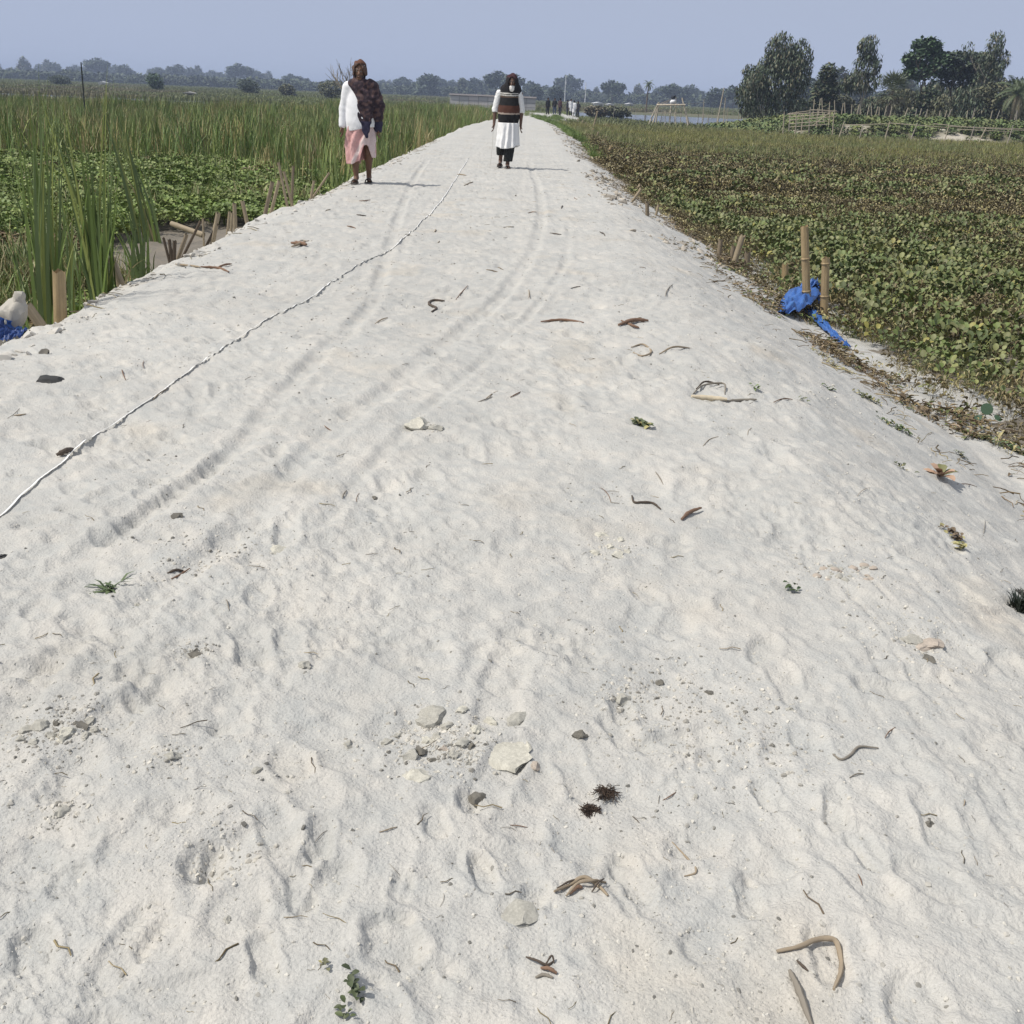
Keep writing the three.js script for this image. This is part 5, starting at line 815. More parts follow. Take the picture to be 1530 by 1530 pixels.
function sandal(name, parent, q, col, lift = 0) { const f = (x, y, z) => { const d = cap(x, 0, z, [q[0], 0, q[2] - 0.085], [q[0] + 0.01 * Math.sign(q[0]), 0, q[2] + 0.085], 0.036, 0.046); return Math.max(d, Math.abs(y - (q[1] - 0.034)) - 0.011); }; return garment(name, parent, (x, y, z) => Math.min(f(x, y, z), Math.max(Math.abs(ell(x, y, z, [q[0], q[1] - 0.03, q[2] + 0.03], [0.05, 0.055, 0.05])) - 0.006, Math.abs(z - q[2] - 0.03) - 0.022, q[1] - 0.04 - y)), [q[0] - 0.08, q[1] - 0.07, q[2] - 0.17], [q[0] + 0.08, q[1] + 0.05, q[2] + 0.17], 0.006, col); }
const faceOf = (skin, hair, beard, beardLow, hairLine) => (x, y, z) => {
  if (y > 0.12 || y < -0.17 || Math.abs(x) > 0.12) return skin;
  const ax = Math.abs(x);
  if (Math.hypot((ax - 0.031) / 0.014, (y - 0.006) / 0.009) < 1 && z > 0.06) return Math.hypot(ax - 0.031, y - 0.006) < 0.006 ? [0.01, 0.008, 0.006] : [0.28, 0.24, 0.21];
  if (ax > 0.008 && ax < 0.05 && Math.abs(y - 0.030 + ax * 0.05) < 0.007 && z > 0.05) return hair;
  if (y > hairLine && z < 0.08 + (0.1 - y)) return hair;
  if (beard && z > -0.02 && ((y < -0.045 && y > beardLow && !(Math.abs(y + 0.063) < 0.008 && ax < 0.022)) || (ax > 0.05 && y < 0.0))) return beard;
  if (Math.abs(y + 0.063) < 0.009 && ax < 0.022 && z > 0.07) return [skin[0] * 0.75, skin[1] * 0.6, skin[2] * 0.6];
  return skin;
};
function stand(px, py) { const p = onGround(px, py); return p; }
// the man in the pink wrap and patterned shawl
{
  const p = stand(541, 274), t = thing('person', 'person in white shirt and pink wrap with dark patterned shawl, walking along the road edge', 'person', p.toArray(), 0.03);
  const skin = [0.15, 0.078, 0.046], J = { hip: 0.83, sho: 1.30, head: [-0.005, 1.475, 0.03], yaw: 0.05, arms: [[[-0.18, 1.27, 0], [-0.245, 0.99, 0.0], [-0.262, 0.765, 0.05], [0.05, -1, 0.1]], [[0.18, 1.27, 0], [0.225, 1.0, 0.0], [0.235, 0.77, 0.03], [0.0, -1, 0.1]]], legs: [[[-0.09, 0.82, 0], [-0.085, 0.45, 0.10], [-0.075, 0.10, 0.06], [-0.082, 0.042, 0.15]], [[0.09, 0.82, 0], [0.10, 0.46, 0.02], [0.085, 0.10, -0.13], [0.09, 0.042, -0.05]]] };
  bodyMesh(t, J, skin, faceOf(skin, [0.06, 0.035, 0.022], [0.075, 0.05, 0.038], -0.075, 0.085));
  const body = bodyField(J), tors = (x, y, z) => smin(smin(ell(x, y, z, [0, 1.13, 0.005], [0.185, 0.25, 0.13]), ell(x, y, z, [0.0, 0.84, 0.015], [0.215, 0.38, 0.18]), 0.10), cap(x, y, z, [-0.155, 1.275, 0], [0.155, 1.275, 0], 0.072), 0.07);
  const wrinkle = (x, y, z) => 0.004 * noise(x * 9 + y * 9, y * 7 + z * 6) + 0.002 * noise(x * 22, y * 17 + z * 9);
  garment('shirt', t, (x, y, z) => { let d = tors(x, y, z); for (const a of J.arms) { d = smin(d, cap(x, y, z, a[0], a[1], 0.072, 0.06), 0.04); d = smin(d, cap(x, y, z, a[1], [mixv(a[1][0], a[2][0], 0.95), mixv(a[1][1], a[2][1], 0.95), mixv(a[1][2], a[2][2], 0.95)], 0.06, 0.047), 0.02); } d += wrinkle(x, y, z); d = Math.max(d, 0.735 + 0.03 * Math.sin(x * 9) - 0.2 * Math.max(0, Math.abs(x) - 0.18) - y); return Math.max(d, -cap(x, y, z, [0, 1.36, 0.01], [0, 1.5, 0.03], 0.062)); }, [-0.36, 0.66, -0.22], [0.36, 1.42, 0.28], 0.0085, [0.78, 0.78, 0.80]);
  // wrap: waist down to a raised, crossed hem
  const hem = (x, z) => { const f = z > 0 ? 1 : 0; return x < -0.02 ? 0.26 + 0.05 * f * sstep(-0.14, -0.02, x) : x < 0.09 ? mixv(0.31, 0.53, f * sstep(-0.02, 0.07, x)) + 0 : mixv(0.53, 0.36, sstep(0.09, 0.17, x)); };
  const wrap = (x, y, z) => { const k = clamp((0.96 - y) / 0.7), rx = 0.168 + 0.045 * Math.sin(k * 2.4) - 0.008 * k, rz = 0.138 + 0.045 * k, cz = 0.015 + 0.01 * k, a = Math.atan2(z - cz, x); const r = Math.hypot(x / rx, (z - cz) / rz), fold = (0.010 + 0.014 * k) * Math.sin(a * 7 + y * 6 + 1.2 * Math.sin(y * 9)) + 0.009 * noise(a * 3.5 + y * 5, y * 8) + 0.006 * noise(a * 9, y * 17); let d = (r - 1) * Math.min(rx, rz) + fold; d = Math.max(d, -(d + 0.02)); const e = hem(x, z); return Math.max(d, e - y, y - 0.97); };
  garment('wrap', t, wrap, [-0.30, 0.2, -0.26], [0.30, 1.0, 0.28], 0.0085, (x, y, z) => { const w = 0.5 + 0.5 * noise(x * 60, y * 60), edge = z > 0.05 && Math.abs((y - 0.62) - (x - 0.06) * 2.0) < 0.055 && y < 0.75; const c = edge || (x > 0.06 && z > 0) ? [0.66, 0.53, 0.51] : [0.62, 0.36, 0.345]; return c.map((v) => v * (0.9 + 0.16 * w)); });
  // shawl: hood, neck roll, sheet across the chest to the left arm, hanging end
  const shawl = (x, y, z) => {
    let d = Math.abs(ell(x, y, z, [-0.005, 1.49, 0.012], [0.097, 0.135, 0.118])) - 0.009; d = Math.max(d, -ell(x, y, z, [-0.005, 1.465, 0.14], [0.068, 0.105, 0.12]));
    d = smin(d, cap(x, y, z, [-0.1, 1.34, 0.03], [0.1, 1.33, 0.05], 0.055), 0.03); d = Math.max(d, -ell(x, y, z, [-0.005, 1.44, 0.15], [0.055, 0.085, 0.09]));
    d = smin(d, cap(x, y, z, [-0.11, 1.32, 0.075], [0.04, 1.10, 0.14], 0.046, 0.048), 0.05); d = smin(d, cap(x, y, z, [0.0, 1.3, 0.09], [0.14, 1.12, 0.12], 0.062, 0.065), 0.05);
    d = smin(d, cap(x, y, z, [0.16, 1.29, 0.0], [0.235, 1.05, 0.03], 0.098, 0.10), 0.05); d = smin(d, cap(x, y, z, [0.235, 1.05, 0.03], [0.235, 0.90, 0.06], 0.085, 0.062), 0.04); d = smin(d, cap(x, y, z, [0.02, 1.12, 0.13], [0.14, 1.0, 0.13], 0.045, 0.055), 0.05);
    const u = (y - 0.62) / 0.42; d = smin(d, Math.max(Math.abs(z - 0.185 + 0.02 * u) - 0.026, Math.abs(x - 0.095 + 0.02 * u) - 0.015 - 0.085 * clamp(u * 1.5), 0.62 - y, y - 1.1), 0.025);
    d = smin(d, Math.max(cap(x, y, z, [0.235, 0.95, 0.02], [0.24, 0.74, 0.03], 0.085, 0.06), 0.70 - y), 0.04);
    return d + 0.006 * Math.sin(x * 55 + y * 48 + 3 * noise(x * 6, y * 6)) + 0.005 * noise(x * 18 + z * 9, y * 18);
  };
  garment('shawl', t, shawl, [-0.22, 0.58, -0.16], [0.36, 1.66, 0.28], 0.0085, (x, y, z) => { if (y > 1.585) return [0.115, 0.05, 0.03]; const e = noise(x * 15 + y * 7, y * 17 - x * 9 + z * 7), q = noise(x * 60, y * 60 + z * 30), border = y < 0.84 || (x < -0.02 && x + y * 0.5 < 0.51 && y < 1.3); if (y > 1.44) return [0.095, 0.058, 0.044]; if (border) return [0.022, 0.020, 0.048]; return e > 0.2 ? [0.085, 0.05, 0.048] : e > 0.0 && q > 0 ? [0.06, 0.034, 0.045] : [0.026, 0.015, 0.022]; });
  sandal('sandal', t, J.legs[0][3], [0.06, 0.05, 0.042]); sandal('sandal', t, J.legs[1][3], [0.06, 0.05, 0.042]);
}
// the bearded man in the striped slipover
{
  const p = stand(756, 251), t = thing('person', 'person in black striped slipover, white tunic and black head scarf with white beard, walking', 'person', p.toArray(), -0.02);
  const skin = [0.115, 0.062, 0.041], J = { hip: 0.85, sho: 1.32, head: [0.06, 1.475, 0.05], yaw: -0.03, arms: [[[-0.185, 1.29, 0], [-0.235, 1.02, -0.01], [-0.245, 0.78, 0.04], [-0.05, -1, 0.1]], [[0.215, 1.29, 0], [0.25, 1.02, -0.01], [0.245, 0.78, 0.05], [0.0, -1, 0.12]]], legs: [[[-0.09, 0.84, 0], [-0.10, 0.48, 0.04], [-0.115, 0.15, -0.19], [-0.12, 0.058, -0.12]], [[0.09, 0.84, 0], [0.075, 0.46, 0.12], [0.03, 0.10, 0.13], [0.04, 0.042, 0.22]]] };
  bodyMesh(t, J, skin, faceOf(skin, [0.06, 0.05, 0.045], null, -0.1, 0.2));
  const sleeveFold = (x, y, z) => 0.005 * noise(x * 14 + y * 9, y * 17 + z * 5) + 0.003 * noise(x * 30, y * 33 + z * 11);
  const C = 0.02, tors = (x, y, z) => smin(smin(ell(x, y, z, [C, 1.15, 0.005], [0.185, 0.25, 0.125]), ell(x, y, z, [C, 0.90, 0.01], [0.180, 0.22, 0.135]), 0.12), cap(x, y, z, [C - 0.14, 1.285, 0], [C + 0.14, 1.285, 0], 0.068), 0.07);
  garment('tunic', t, (x, y, z) => { let d = 1; for (const a of J.arms) { d = Math.min(d, cap(x, y, z, [a[0][0] * 0.9, a[0][1] - 0.005, 0], a[1], 0.07, 0.058)); const e = [mixv(a[1][0], a[2][0], 0.18), mixv(a[1][1], a[2][1], 0.18), mixv(a[1][2], a[2][2], 0.18)]; d = smin(d, Math.max(cap(x, y, z, a[1], e, 0.058, 0.056), e[1] - y), 0.02); } d = Math.min(d, tors(x, y, z) + 0.012); const k = clamp((0.95 - y) / 0.6), rx = 0.182 + 0.028 * k, rz = 0.175 + 0.085 * k, a = Math.atan2(z - 0.01, x - C), fold = (0.005 + 0.012 * k) * Math.sin(a * 11 + 1.8 * Math.sin(a * 3 + y * 3)) + 0.006 * noise(a * 4, y * 9); let s = (Math.hypot((x - C) / rx, (z - 0.03) / rz) - 1) * 0.16 + fold; s = Math.max(s, -(s + 0.02), y - 0.80, 0.385 + 0.03 * Math.sin(a * 2 + 1) - y); return Math.min(d + sleeveFold(x, y, z), s); }, [-0.36, 0.33, -0.28], [0.38, 1.4, 0.33], 0.0085, [0.76, 0.755, 0.75]);
  garment('slipover', t, (x, y, z) => Math.max(tors(x, y, z) - 0.016 + 0.004 * noise(x * 13 + y * 5, y * 16 + z * 7), 0.785 + 0.01 * Math.sin(x * 14) - y, Math.abs(x - C) - 0.165 - 0.05 * sstep(1.2, 1.0, y)), [-0.26, 0.74, -0.2], [0.3, 1.42, 0.2], 0.008, (x, y, z) => { const q = y - 0.06 * (x - C) ** 2 * 4 + 0.006 * noise(x * 30, y * 30); if (Math.abs(q - 1.295) < 0.009 || Math.abs(q - 1.262) < 0.009) return [0.52, 0.50, 0.46]; if (Math.abs(q - 1.235) < 0.008) return [0.12, 0.075, 0.05]; if (q < 1.09 && q > 0.965) return [0.075, 0.028, 0.017]; if (q <= 0.965 && q > 0.94) return [0.38, 0.31, 0.26]; return [0.009, 0.009, 0.010]; });
  garment('head_scarf', t, (x, y, z) => { const hx = J.head[0]; let d = ell(x, y, z, [hx, 1.495, 0.03], [0.115, 0.148, 0.13]); d = smin(d, ell(x, y, z, [hx - 0.015, 1.35, 0.0], [0.195, 0.14, 0.125]), 0.07); d = Math.max(d, -(d + 0.022)); d = Math.max(d, -ell(x, y, z, [hx, 1.46, 0.17], [0.064, 0.12, 0.12])); return d + 0.006 * noise(x * 14 + z * 8, y * 11) + 0.004 * Math.sin(x * 40 + y * 12); }, [-0.2, 1.18, -0.16], [0.3, 1.68, 0.22], 0.008, (x, y, z) => y > 1.57 + 0.05 * noise(x * 12, z * 9) ? [0.045, 0.014, 0.018] : [0.010, 0.009, 0.011]);
  garment('beard', t, (x, y, z) => { const hx = J.head[0], ax = Math.abs(x - hx); let d = ell(x, y, z, [hx, 1.385, 0.112], [0.05, 0.062, 0.042]); d = smin(d, cap(ax, y, z, [0.062, 1.46, 0.06], [0.045, 1.40, 0.09], 0.012, 0.02), 0.03); return d + 0.004 * noise(x * 90, y * 40); }, [-0.06, 1.30, 0.0], [0.18, 1.5, 0.18], 0.005, [0.74, 0.72, 0.69]);
  garment('trousers', t, (x, y, z) => { let d = 1; J.legs.forEach((l, i) => { const k = i ? 0.86 : 0.72, e = [mixv(l[1][0], l[2][0], k), mixv(l[1][1], l[2][1], k), mixv(l[1][2], l[2][2], k)]; let q = smin(cap(x, y, z, [l[0][0], 0.66, l[0][2]], l[1], 0.09, 0.084), cap(x, y, z, l[1], e, 0.088, 0.085), 0.04); d = smin(d, Math.max(q, e[1] - 0.02 - y), 0.02); }); return d + 0.007 * noise(x * 14 + z * 6, y * 12); }, [-0.26, 0.12, -0.3], [0.24, 0.9, 0.28], 0.009, [0.012, 0.014, 0.013]);
  sandal('sandal', t, J.legs[0][3], [0.045, 0.038, 0.034]); sandal('sandal', t, J.legs[1][3], [0.07, 0.06, 0.055]);
  const b = new GB(), h = [-0.255, 0.69, 0.06]; b.tube([V3(...h), V3(-0.262, 0.45, 0.09), V3(-0.275, 0.2, 0.10), V3(-0.30, 0.01, 0.12)], 0.003, 5);
  const cord = single('cord', b.build(), std(lin(0.5, 0.48, 0.42), 0.8), 'thin cord hanging to the ground from the hand of the bearded person', 'cord', p.toArray(), -0.02);
}
// seven people standing far down the road
{
  const black = [0.012, 0.012, 0.014], navy = [0.02, 0.022, 0.035], white = [0.78, 0.78, 0.79], jeans = [0.05, 0.07, 0.12], maroon = [0.045, 0.02, 0.022], skin = [0.11, 0.06, 0.04];
  [[818, 172, black, black, 0.5, 1.66, 0, 'person in all black clothes at the end of the far group'], [828, 172, black, jeans, 0.1, 1.64, 1, 'person in black top and blue jeans in the far group'], [836, 173, maroon, navy, 2.4, 1.66, 0, 'person in dark maroon top in the far group'], [847, 173, navy, navy, 1.7, 1.58, 2, 'shorter person in dark clothes beside the ones in white'], [852, 173, white, black, 0.3, 1.66, 0, 'person in white top and black trousers in the far group'], [857, 173, white, white, 2.9, 1.60, 0, 'person in white clothes from neck to foot in the far group'], [863, 173, black, navy, -0.6, 1.66, 1, 'person in dark clothes with bent arm at the open end of the far group']].forEach(([px, py, top, low, turn, H, pose, label], i) => {
    const q = onLevel(px, py, -0.47); q.y = groundY(q.x, q.z); const t = thing('person', label, 'person', q.toArray(), turn), s = H / 1.66, st = 0.02 * (i % 3);
    const arm = (e) => pose === 1 && e > 0 ? [[0.18 * e, 1.32, 0], [0.27 * e, 1.08, 0.0], [0.16 * e, 1.02, 0.2], [-0.3 * e, 0.1, 1]] : [[0.18 * e, 1.32, 0], [0.22 * e, 1.05, -0.02], [0.23 * e, 0.82, 0.05], [0, -1, 0.1]];
    const J = { hip: 0.86, sho: 1.35, head: [0, 1.52, 0.03], arms: [arm(-1), arm(1)], legs: [[[-0.09, 0.86, 0], [-0.10, 0.47, 0.03], [-0.1, 0.1, -st], [-0.11, 0.042, 0.08 - st]], [[0.09, 0.86, 0], [0.10, 0.47, 0.02], [0.1, 0.1, 0.02 + st], [0.11, 0.042, 0.1 + st]]] };
    bodyMesh(t, J, skin, null, 0.02);
    const long = low === white || top === white ? 0.45 : 0.78;
    garment('top', t, (x, y, z) => { let d = smin(ell(x, y, z, [0, 1.17, 0], [0.19, 0.26, 0.13]), ell(x, y, z, [0, 0.86, 0], [0.18, 0.26, 0.14]), 0.1); d = smin(d, cap(x, y, z, [-0.16, 1.32, 0], [0.16, 1.32, 0], 0.07), 0.06); if (long < 0.6) d = smin(d, cap(x, y, z, [0, 0.9, 0], [0, 0.5, 0.01], 0.15, 0.17), 0.06); for (const a of J.arms) { d = smin(d, cap(x, y, z, a[0], a[1], 0.068, 0.056), 0.03); d = smin(d, cap(x, y, z, a[1], a[2], 0.056, 0.044), 0.02); } return Math.max(d, long - y) + 0.005 * noise(x * 13, y * 13 + z * 8); }, [-0.42, 0.4, -0.3], [0.42, 1.5, 0.36], 0.02, top);
    garment('trousers', t, (x, y, z) => { let d = 1; for (const l of J.legs) d = smin(d, Math.max(smin(cap(x, y, z, l[0], l[1], 0.105, 0.075), cap(x, y, z, l[1], l[2], 0.075, 0.06), 0.03), 0.07 - y), 0.02); return d + 0.005 * noise(x * 13, y * 13); }, [-0.3, 0.02, -0.25], [0.3, 1.0, 0.25], 0.02, low);
    garment('hair', t, (x, y, z) => Math.max(ell(x, y, z, [0, 1.555, 0.01], [0.088, 0.105, 0.105]), -ell(x, y, z, [0, 1.5, 0.14], [0.08, 0.1, 0.09]), 1.46 - y), [-0.12, 1.42, -0.14], [0.12, 1.7, 0.14], 0.014, [0.010, 0.009, 0.009]);
    t.scale.setScalar(s);
  });
}
console.log('people done');
// ---------------------------------------------------------------- far structures
const poleMat = [std(lin(0.42, 0.36, 0.27), 0.85), std(lin(0.34, 0.30, 0.25), 0.9), std(lin(0.24, 0.20, 0.16), 0.9)];
function pole(parent, name, a, b, r, mat) { const g = new GB(); g.tube([a, a.clone().lerp(b, 0.5).add(V3((hash2(a.x * 99 | 0, b.y * 77 | 0) - 0.5) * r * 2, 0, 0)), b], [r, r * 0.95, r * 0.8], 7); return part(name, g.build(), mat, parent); }
const flat = (px, z) => { const p = atDepth(px, 165, z); p.y = FLOOR; return p; };
{ // raised frame of bamboo poles over the water
  const z = -100, o = flat(1006, z), t = thing('bamboo_platform', 'raised platform of leaning bamboo poles standing in the far marsh', 'platform', o.toArray()), Q = (px, py, dz = 0) => atDepth(px, py, z + dz).sub(o).setZ(dz);
  const pm = [std(lin(0.58, 0.50, 0.38), 0.85), std(lin(0.5, 0.44, 0.34), 0.85)], leg = (x0, x1, y1, dz, r = 0.06) => pole(t, 'leg', Q(x0, 190, dz).setY(-0.1), Q(x1, y1, dz * 0.7), r * 1.2, pm[(x0 | 0) % 2]);
  leg(967, 984, 153, 1.0); leg(973, 983, 155, 0.4); leg(979, 985, 153, -0.6); leg(1030, 1019, 146, 1.0); leg(1034, 1020, 152, -0.8, 0.03); leg(1001, 1003, 155, 0.9); leg(1010, 1010, 145, -0.6, 0.03); leg(1017, 1018, 155, -0.9, 0.03); leg(993, 994, 166, 1.0, 0.03); leg(985, 990, 167, 0.2, 0.03); leg(1008, 1008, 167, 0.9, 0.03);
  pole(t, 'beam', Q(981, 157, 1), Q(1024, 157, 1), 0.07, pm[0]); pole(t, 'beam', Q(981, 156, -0.8), Q(1024, 156, -0.8), 0.05, poleMat[1]); pole(t, 'beam', Q(967, 168, 1), Q(1012, 169, 1), 0.03, poleMat[1]); pole(t, 'brace', Q(984, 156, 0), Q(1002, 149, 0), 0.03, poleMat[2]); pole(t, 'brace', Q(985, 158, 0), Q(999, 152, 0), 0.03, poleMat[0]);
  for (let k = 0; k < 9; k++) pole(t, 'deck_slat', Q(985 + k * 4.4, 157, 1.05).add(V3(0, 0.05, 0)), Q(985 + k * 4.4, 157, -0.85).add(V3(0, 0.05, 0)), 0.025, poleMat[k % 3]);
  const b = atDepth(1005.5, 154, z + 0.2), u = thing('bundle', 'white round bundle with a dark cover resting on the bamboo platform', 'bundle', b.toArray());
  const g = lumpGeo(40, 0.9, 3, 0.16, 0.3); g.scale(0.56, 0.62, 0.5); part('sack', g, std(lin(0.74, 0.74, 0.75), 0.85), u); const c = lumpGeo(41, 0.6, 3, 0.25, 0.3); c.scale(0.52, 0.5, 0.45); c.rotateZ(0.3); const m = part('cover', c, std(lin(0.012, 0.014, 0.022), 0.8), u); m.position.set(0.0, 0.44, 0);
  const r = flat(1052, -104), v = thing('long_pole', 'thin pole carrying a line beside the bamboo platform', 'pole', r.toArray()); pole(v, 'post', V3(0, -0.1, 0), atDepth(1052, 148, -104).sub(r), 0.035, poleMat[0]); const wl = new GB(), wa = atDepth(1052, 153, -104).sub(r), wb = atDepth(1022, 155, -100).sub(r); wl.tube([wa, wa.clone().lerp(wb, 0.5).add(V3(0, -0.08, 0)), wb], 0.012, 4); part('line', wl.build(), poleMat[0], v);
}
for (const [x0, x1, y1, z, r, l] of [[1073, 1082, 131, -96, 0.06, 'long leaning pole beside the gum tree cluster'], [1084, 1084, 146, -96, 0.04, 'upright pole next to the long leaning pole'], [1089, 1088, 160, -96, 0.03, 'short thin pole next to the long leaning pole'], [125.5, 121, 93, -44, 0.032, 'dark pointed pole standing up out of the reeds']]) { const p = flat(x0, z), t = thing('pole', l, 'pole', p.toArray()); pole(t, 'post', V3(0, -0.1, 0), atDepth(x1, y1, z).sub(p), r, x0 < 200 ? std(lin(0.03, 0.035, 0.03), 0.8) : poleMat[0]); }
{ // slim marker poles over the water
  const R = rng(91); for (let k = 0; k < 26; k++) { const px = 905 + R() * 300, z = -104 - R() * 70, p = flat(px, z), t = new GB(), h = 0.8 + R() * 0.9; t.tube([V3(0, -0.1, 0), V3((R() - 0.5) * 0.2, h, 0)], 0.028, 5); single('marker_pole', t.build(), poleMat[k % 3], 'thin pole standing in the far water', 'pole', p.toArray(), 0, 'thin poles in the far water'); }
}
{ // planted bank and the fenced plots in front of the grove
  const bankH = (x, z) => { const e = sstep(14, 24, x) * sstep(-74, -79, z) * sstep(-104, -92, z); return e * (1.25 + 0.25 * noise(x * 0.16, z * 0.1)) ; };
  const g = new THREE.PlaneGeometry(64, 34, 90, 44); g.rotateX(-Math.PI / 2); g.translate(44, 0, -89); const p = g.attributes.position, col = [];
  for (let i = 0; i < p.count; i++) { const x = p.getX(i), z = p.getZ(i); p.setY(i, FLOOR - 0.08 + bankH(x, z) + 0.06 * noise(x, z)); const s = sstep(0.1, 0.35, noise(x * 0.25 + 3, z * 0.35 + 2) + 0.1); col.push(mixv(0.14, 0.44, s), mixv(0.13, 0.40, s), mixv(0.08, 0.33, s)); }
  g.setAttribute('color', new THREE.Float32BufferAttribute(col, 3)); g.computeVertexNormals(); structure('garden_bank', g, std(0xffffff, 0.95, { vertexColors: true }));
  const R = rng(93), m = [], c = [], b = new GB(); leafCloud(b, rng(94), [[0, 0.22, 0, 0.45, 0.26, 0.4, 70]], 0.15, false, [[1, 1, 1]]); const bg = b.build(); bg.deleteAttribute('color');
  for (let i = 0; i < 5200; i++) { const x = 14 + R() * 56, z = -74.5 - R() * 24, n = noise(x * 0.25 + 3, z * 0.35 + 2), front = z > -81; if (bankH(x, z) < 0.08 || (front && n > 0.05 && R() < 0.85) || (front && R() < 0.35)) continue; m.push(mat4(x, FLOOR - 0.1 + bankH(x, z), z, 0, R() * 6.28, 0, 0.6 + R() * 0.7)); c.push(tint(R, R() < 0.5 ? [0.10, 0.14, 0.05] : [0.14, 0.16, 0.065], 0.3)); }
  stuff('bank_plants', bg, std(0xffffff, 0.7), m, c, 'green vegetable plants covering the fenced garden bank', 'garden plants');
  const fence = thing('bamboo_fence', 'long bamboo fence with sloping rails along the front of the plots', 'fence', flat(1262, -73).toArray()), fo = fence.position.clone(), P = (px, py, z) => atDepth(px, py, z).sub(fo);
  const posts = [[1262, 181], [1290, 186], [1330, 181], [1371, 184], [1418, 187], [1456, 188], [1474, 190], [1514, 187], [1552, 190], [1590, 192]];
  posts.forEach(([x, y], k) => pole(fence, 'post', flat(x - (k % 3 ? 1 : 5), -73).sub(fo), P(x, y, -73), 0.04, poleMat[k % 2]));
  for (const [a, b] of [[[1262, 187], [1330, 185]], [[1330, 184], [1418, 191]], [[1395, 185], [1474, 193]], [[1418, 189], [1530, 193]], [[1474, 192], [1590, 198]], [[1430, 193], [1514, 197]]]) pole(fence, 'rail', P(...a, -73.1), P(...b, -73.1), 0.025, poleMat[0]);
  const pen = thing('bamboo_pen', 'small bamboo pen with crossed rails at the corner of the plots', 'fence', flat(1205, -75).toArray()), po = pen.position.clone(), S = (px, py, z) => atDepth(px, py, z).sub(po);
  for (const [x, y, dz] of [[1172, 167, 0], [1181, 168, -1.5], [1190, 168, 0.5], [1211, 160, 0], [1222, 162, -2], [1240, 166, -2], [1246, 170, 0.5], [1200, 170, -3], [1232, 168, -4]]) pole(pen, 'post', flat(x + 3, -75 + dz).sub(po), S(x, y, -75 + dz), 0.04, poleMat[(x | 0) % 2]);
  for (const [a, b, dz] of [[[1176, 171], [1248, 167], 0], [[1178, 175], [1250, 170], 0.4], [[1178, 180], [1250, 174], 0.4], [[1180, 185], [1236, 181], 0.5], [[1178, 170], [1215, 165], -2], [[1210, 164], [1250, 166], -2], [[1180, 190], [1235, 186], 0.5], [[1190, 167], [1216, 188], 0.2], [[1240, 168], [1214, 188], 0.2]]) pole(pen, 'rail', S(...a, -75 + dz), S(...b, -75 + dz), 0.028, poleMat[0]);
  for (const [x0, x1, y1] of [[1216, 1217, 148], [1224, 1226, 147], [1232, 1228, 146], [1240, 1240, 152], [1250, 1247, 150], [1258, 1260, 154], [1266, 1262, 153], [1274, 1273, 156], [1280, 1284, 156], [1290, 1285, 157], [1296, 1299, 158], [1306, 1302, 158], [1308, 1312, 159], [1316, 1314, 160], [1322, 1325, 158], [1330, 1333, 159], [1350, 1357, 161], [1369, 1370, 162], [1374, 1377, 162], [1383, 1386, 163], [1404, 1405, 165], [1412, 1415, 165], [1415, 1422, 163], [1446, 1446, 165], [1453, 1457, 162], [1482, 1483, 165], [1489, 1494, 165], [1517, 1520, 165], [1523, 1520, 165]]) { const z = -86 - (x0 % 5), q = flat(x0, z); q.y = FLOOR - 0.1 + bankH(q.x, q.z); const t = new GB(), e = atDepth(x1, y1, z).sub(q); t.tube([V3(0, -0.1, 0), e.clone().multiplyScalar(0.5), e], 0.036, 6); single('bean_pole', t.build(), poleMat[x0 % 2], 'pale leaning bamboo pole on the garden bank', 'pole', q.toArray(), 0, 'leaning poles on the garden bank'); }
}
{ // long pale wall beyond the bend, with coping and joints
  const z = -150, a = atDepth(672, 160, z), b = atDepth(800, 164, z), L = b.x - a.x, t = thing('low_wall', 'long low pale wall of stacked courses beyond the end of the road', 'wall', [a.x, -0.75, z]), H = 2.0;
  const box = (n, x, y, w, h, d, zz, m) => { const g = new THREE.BoxGeometry(w, h, d); g.translate(x + w / 2, y + h / 2, zz); part(n, g, m, t); };
  const pw = [std(lin(0.55, 0.53, 0.50), 0.95), std(lin(0.49, 0.47, 0.45), 0.95), std(lin(0.60, 0.55, 0.52), 0.95)], R = rng(95);
  box('core', 0.05, 0, L - 0.1, H - 0.2, 0.5, -0.1, std(lin(0.25, 0.24, 0.23), 0.95));
  for (let r = 0; r < 3; r++) for (let k = 0; k < 9; k++) { const w = L / 9; box('block', k * w + 0.02, r * 0.58 + 0.02 + 0.01 * R(), w - 0.05, 0.54, 0.1, 0.2 + 0.03 * R(), pw[R() * 3 | 0]); }
  box('coping', -0.08, H - 0.22, L + 0.16, 0.2, 0.8, 0, std(lin(0.55, 0.49, 0.46), 0.9));
  // sand heap before it
  const g = new THREE.PlaneGeometry(16, 14, 40, 34); g.rotateX(-Math.PI / 2); const p = g.attributes.position; for (let i = 0; i < p.count; i++) { const x = p.getX(i), zz = p.getZ(i), q = Math.hypot(x / 7.5, zz / 6.5); p.setY(i, 0.62 * sstep(1, 0.1, q) - 0.12 + 0.05 * noise(x * 0.8, zz * 0.8)); } g.computeVertexNormals();
  const c = atDepth(736, 162, -126); const h = new THREE.Mesh(g, std(lin(0.50, 0.48, 0.43), 0.95, { map: clay })); h.name = 'sand_heap'; h.position.set(c.x, FLOOR + 0.05, -126); tag(h, 'low spread heap of pale sand in front of the long wall', 'sand heap'); scene.add(shade(h));
}
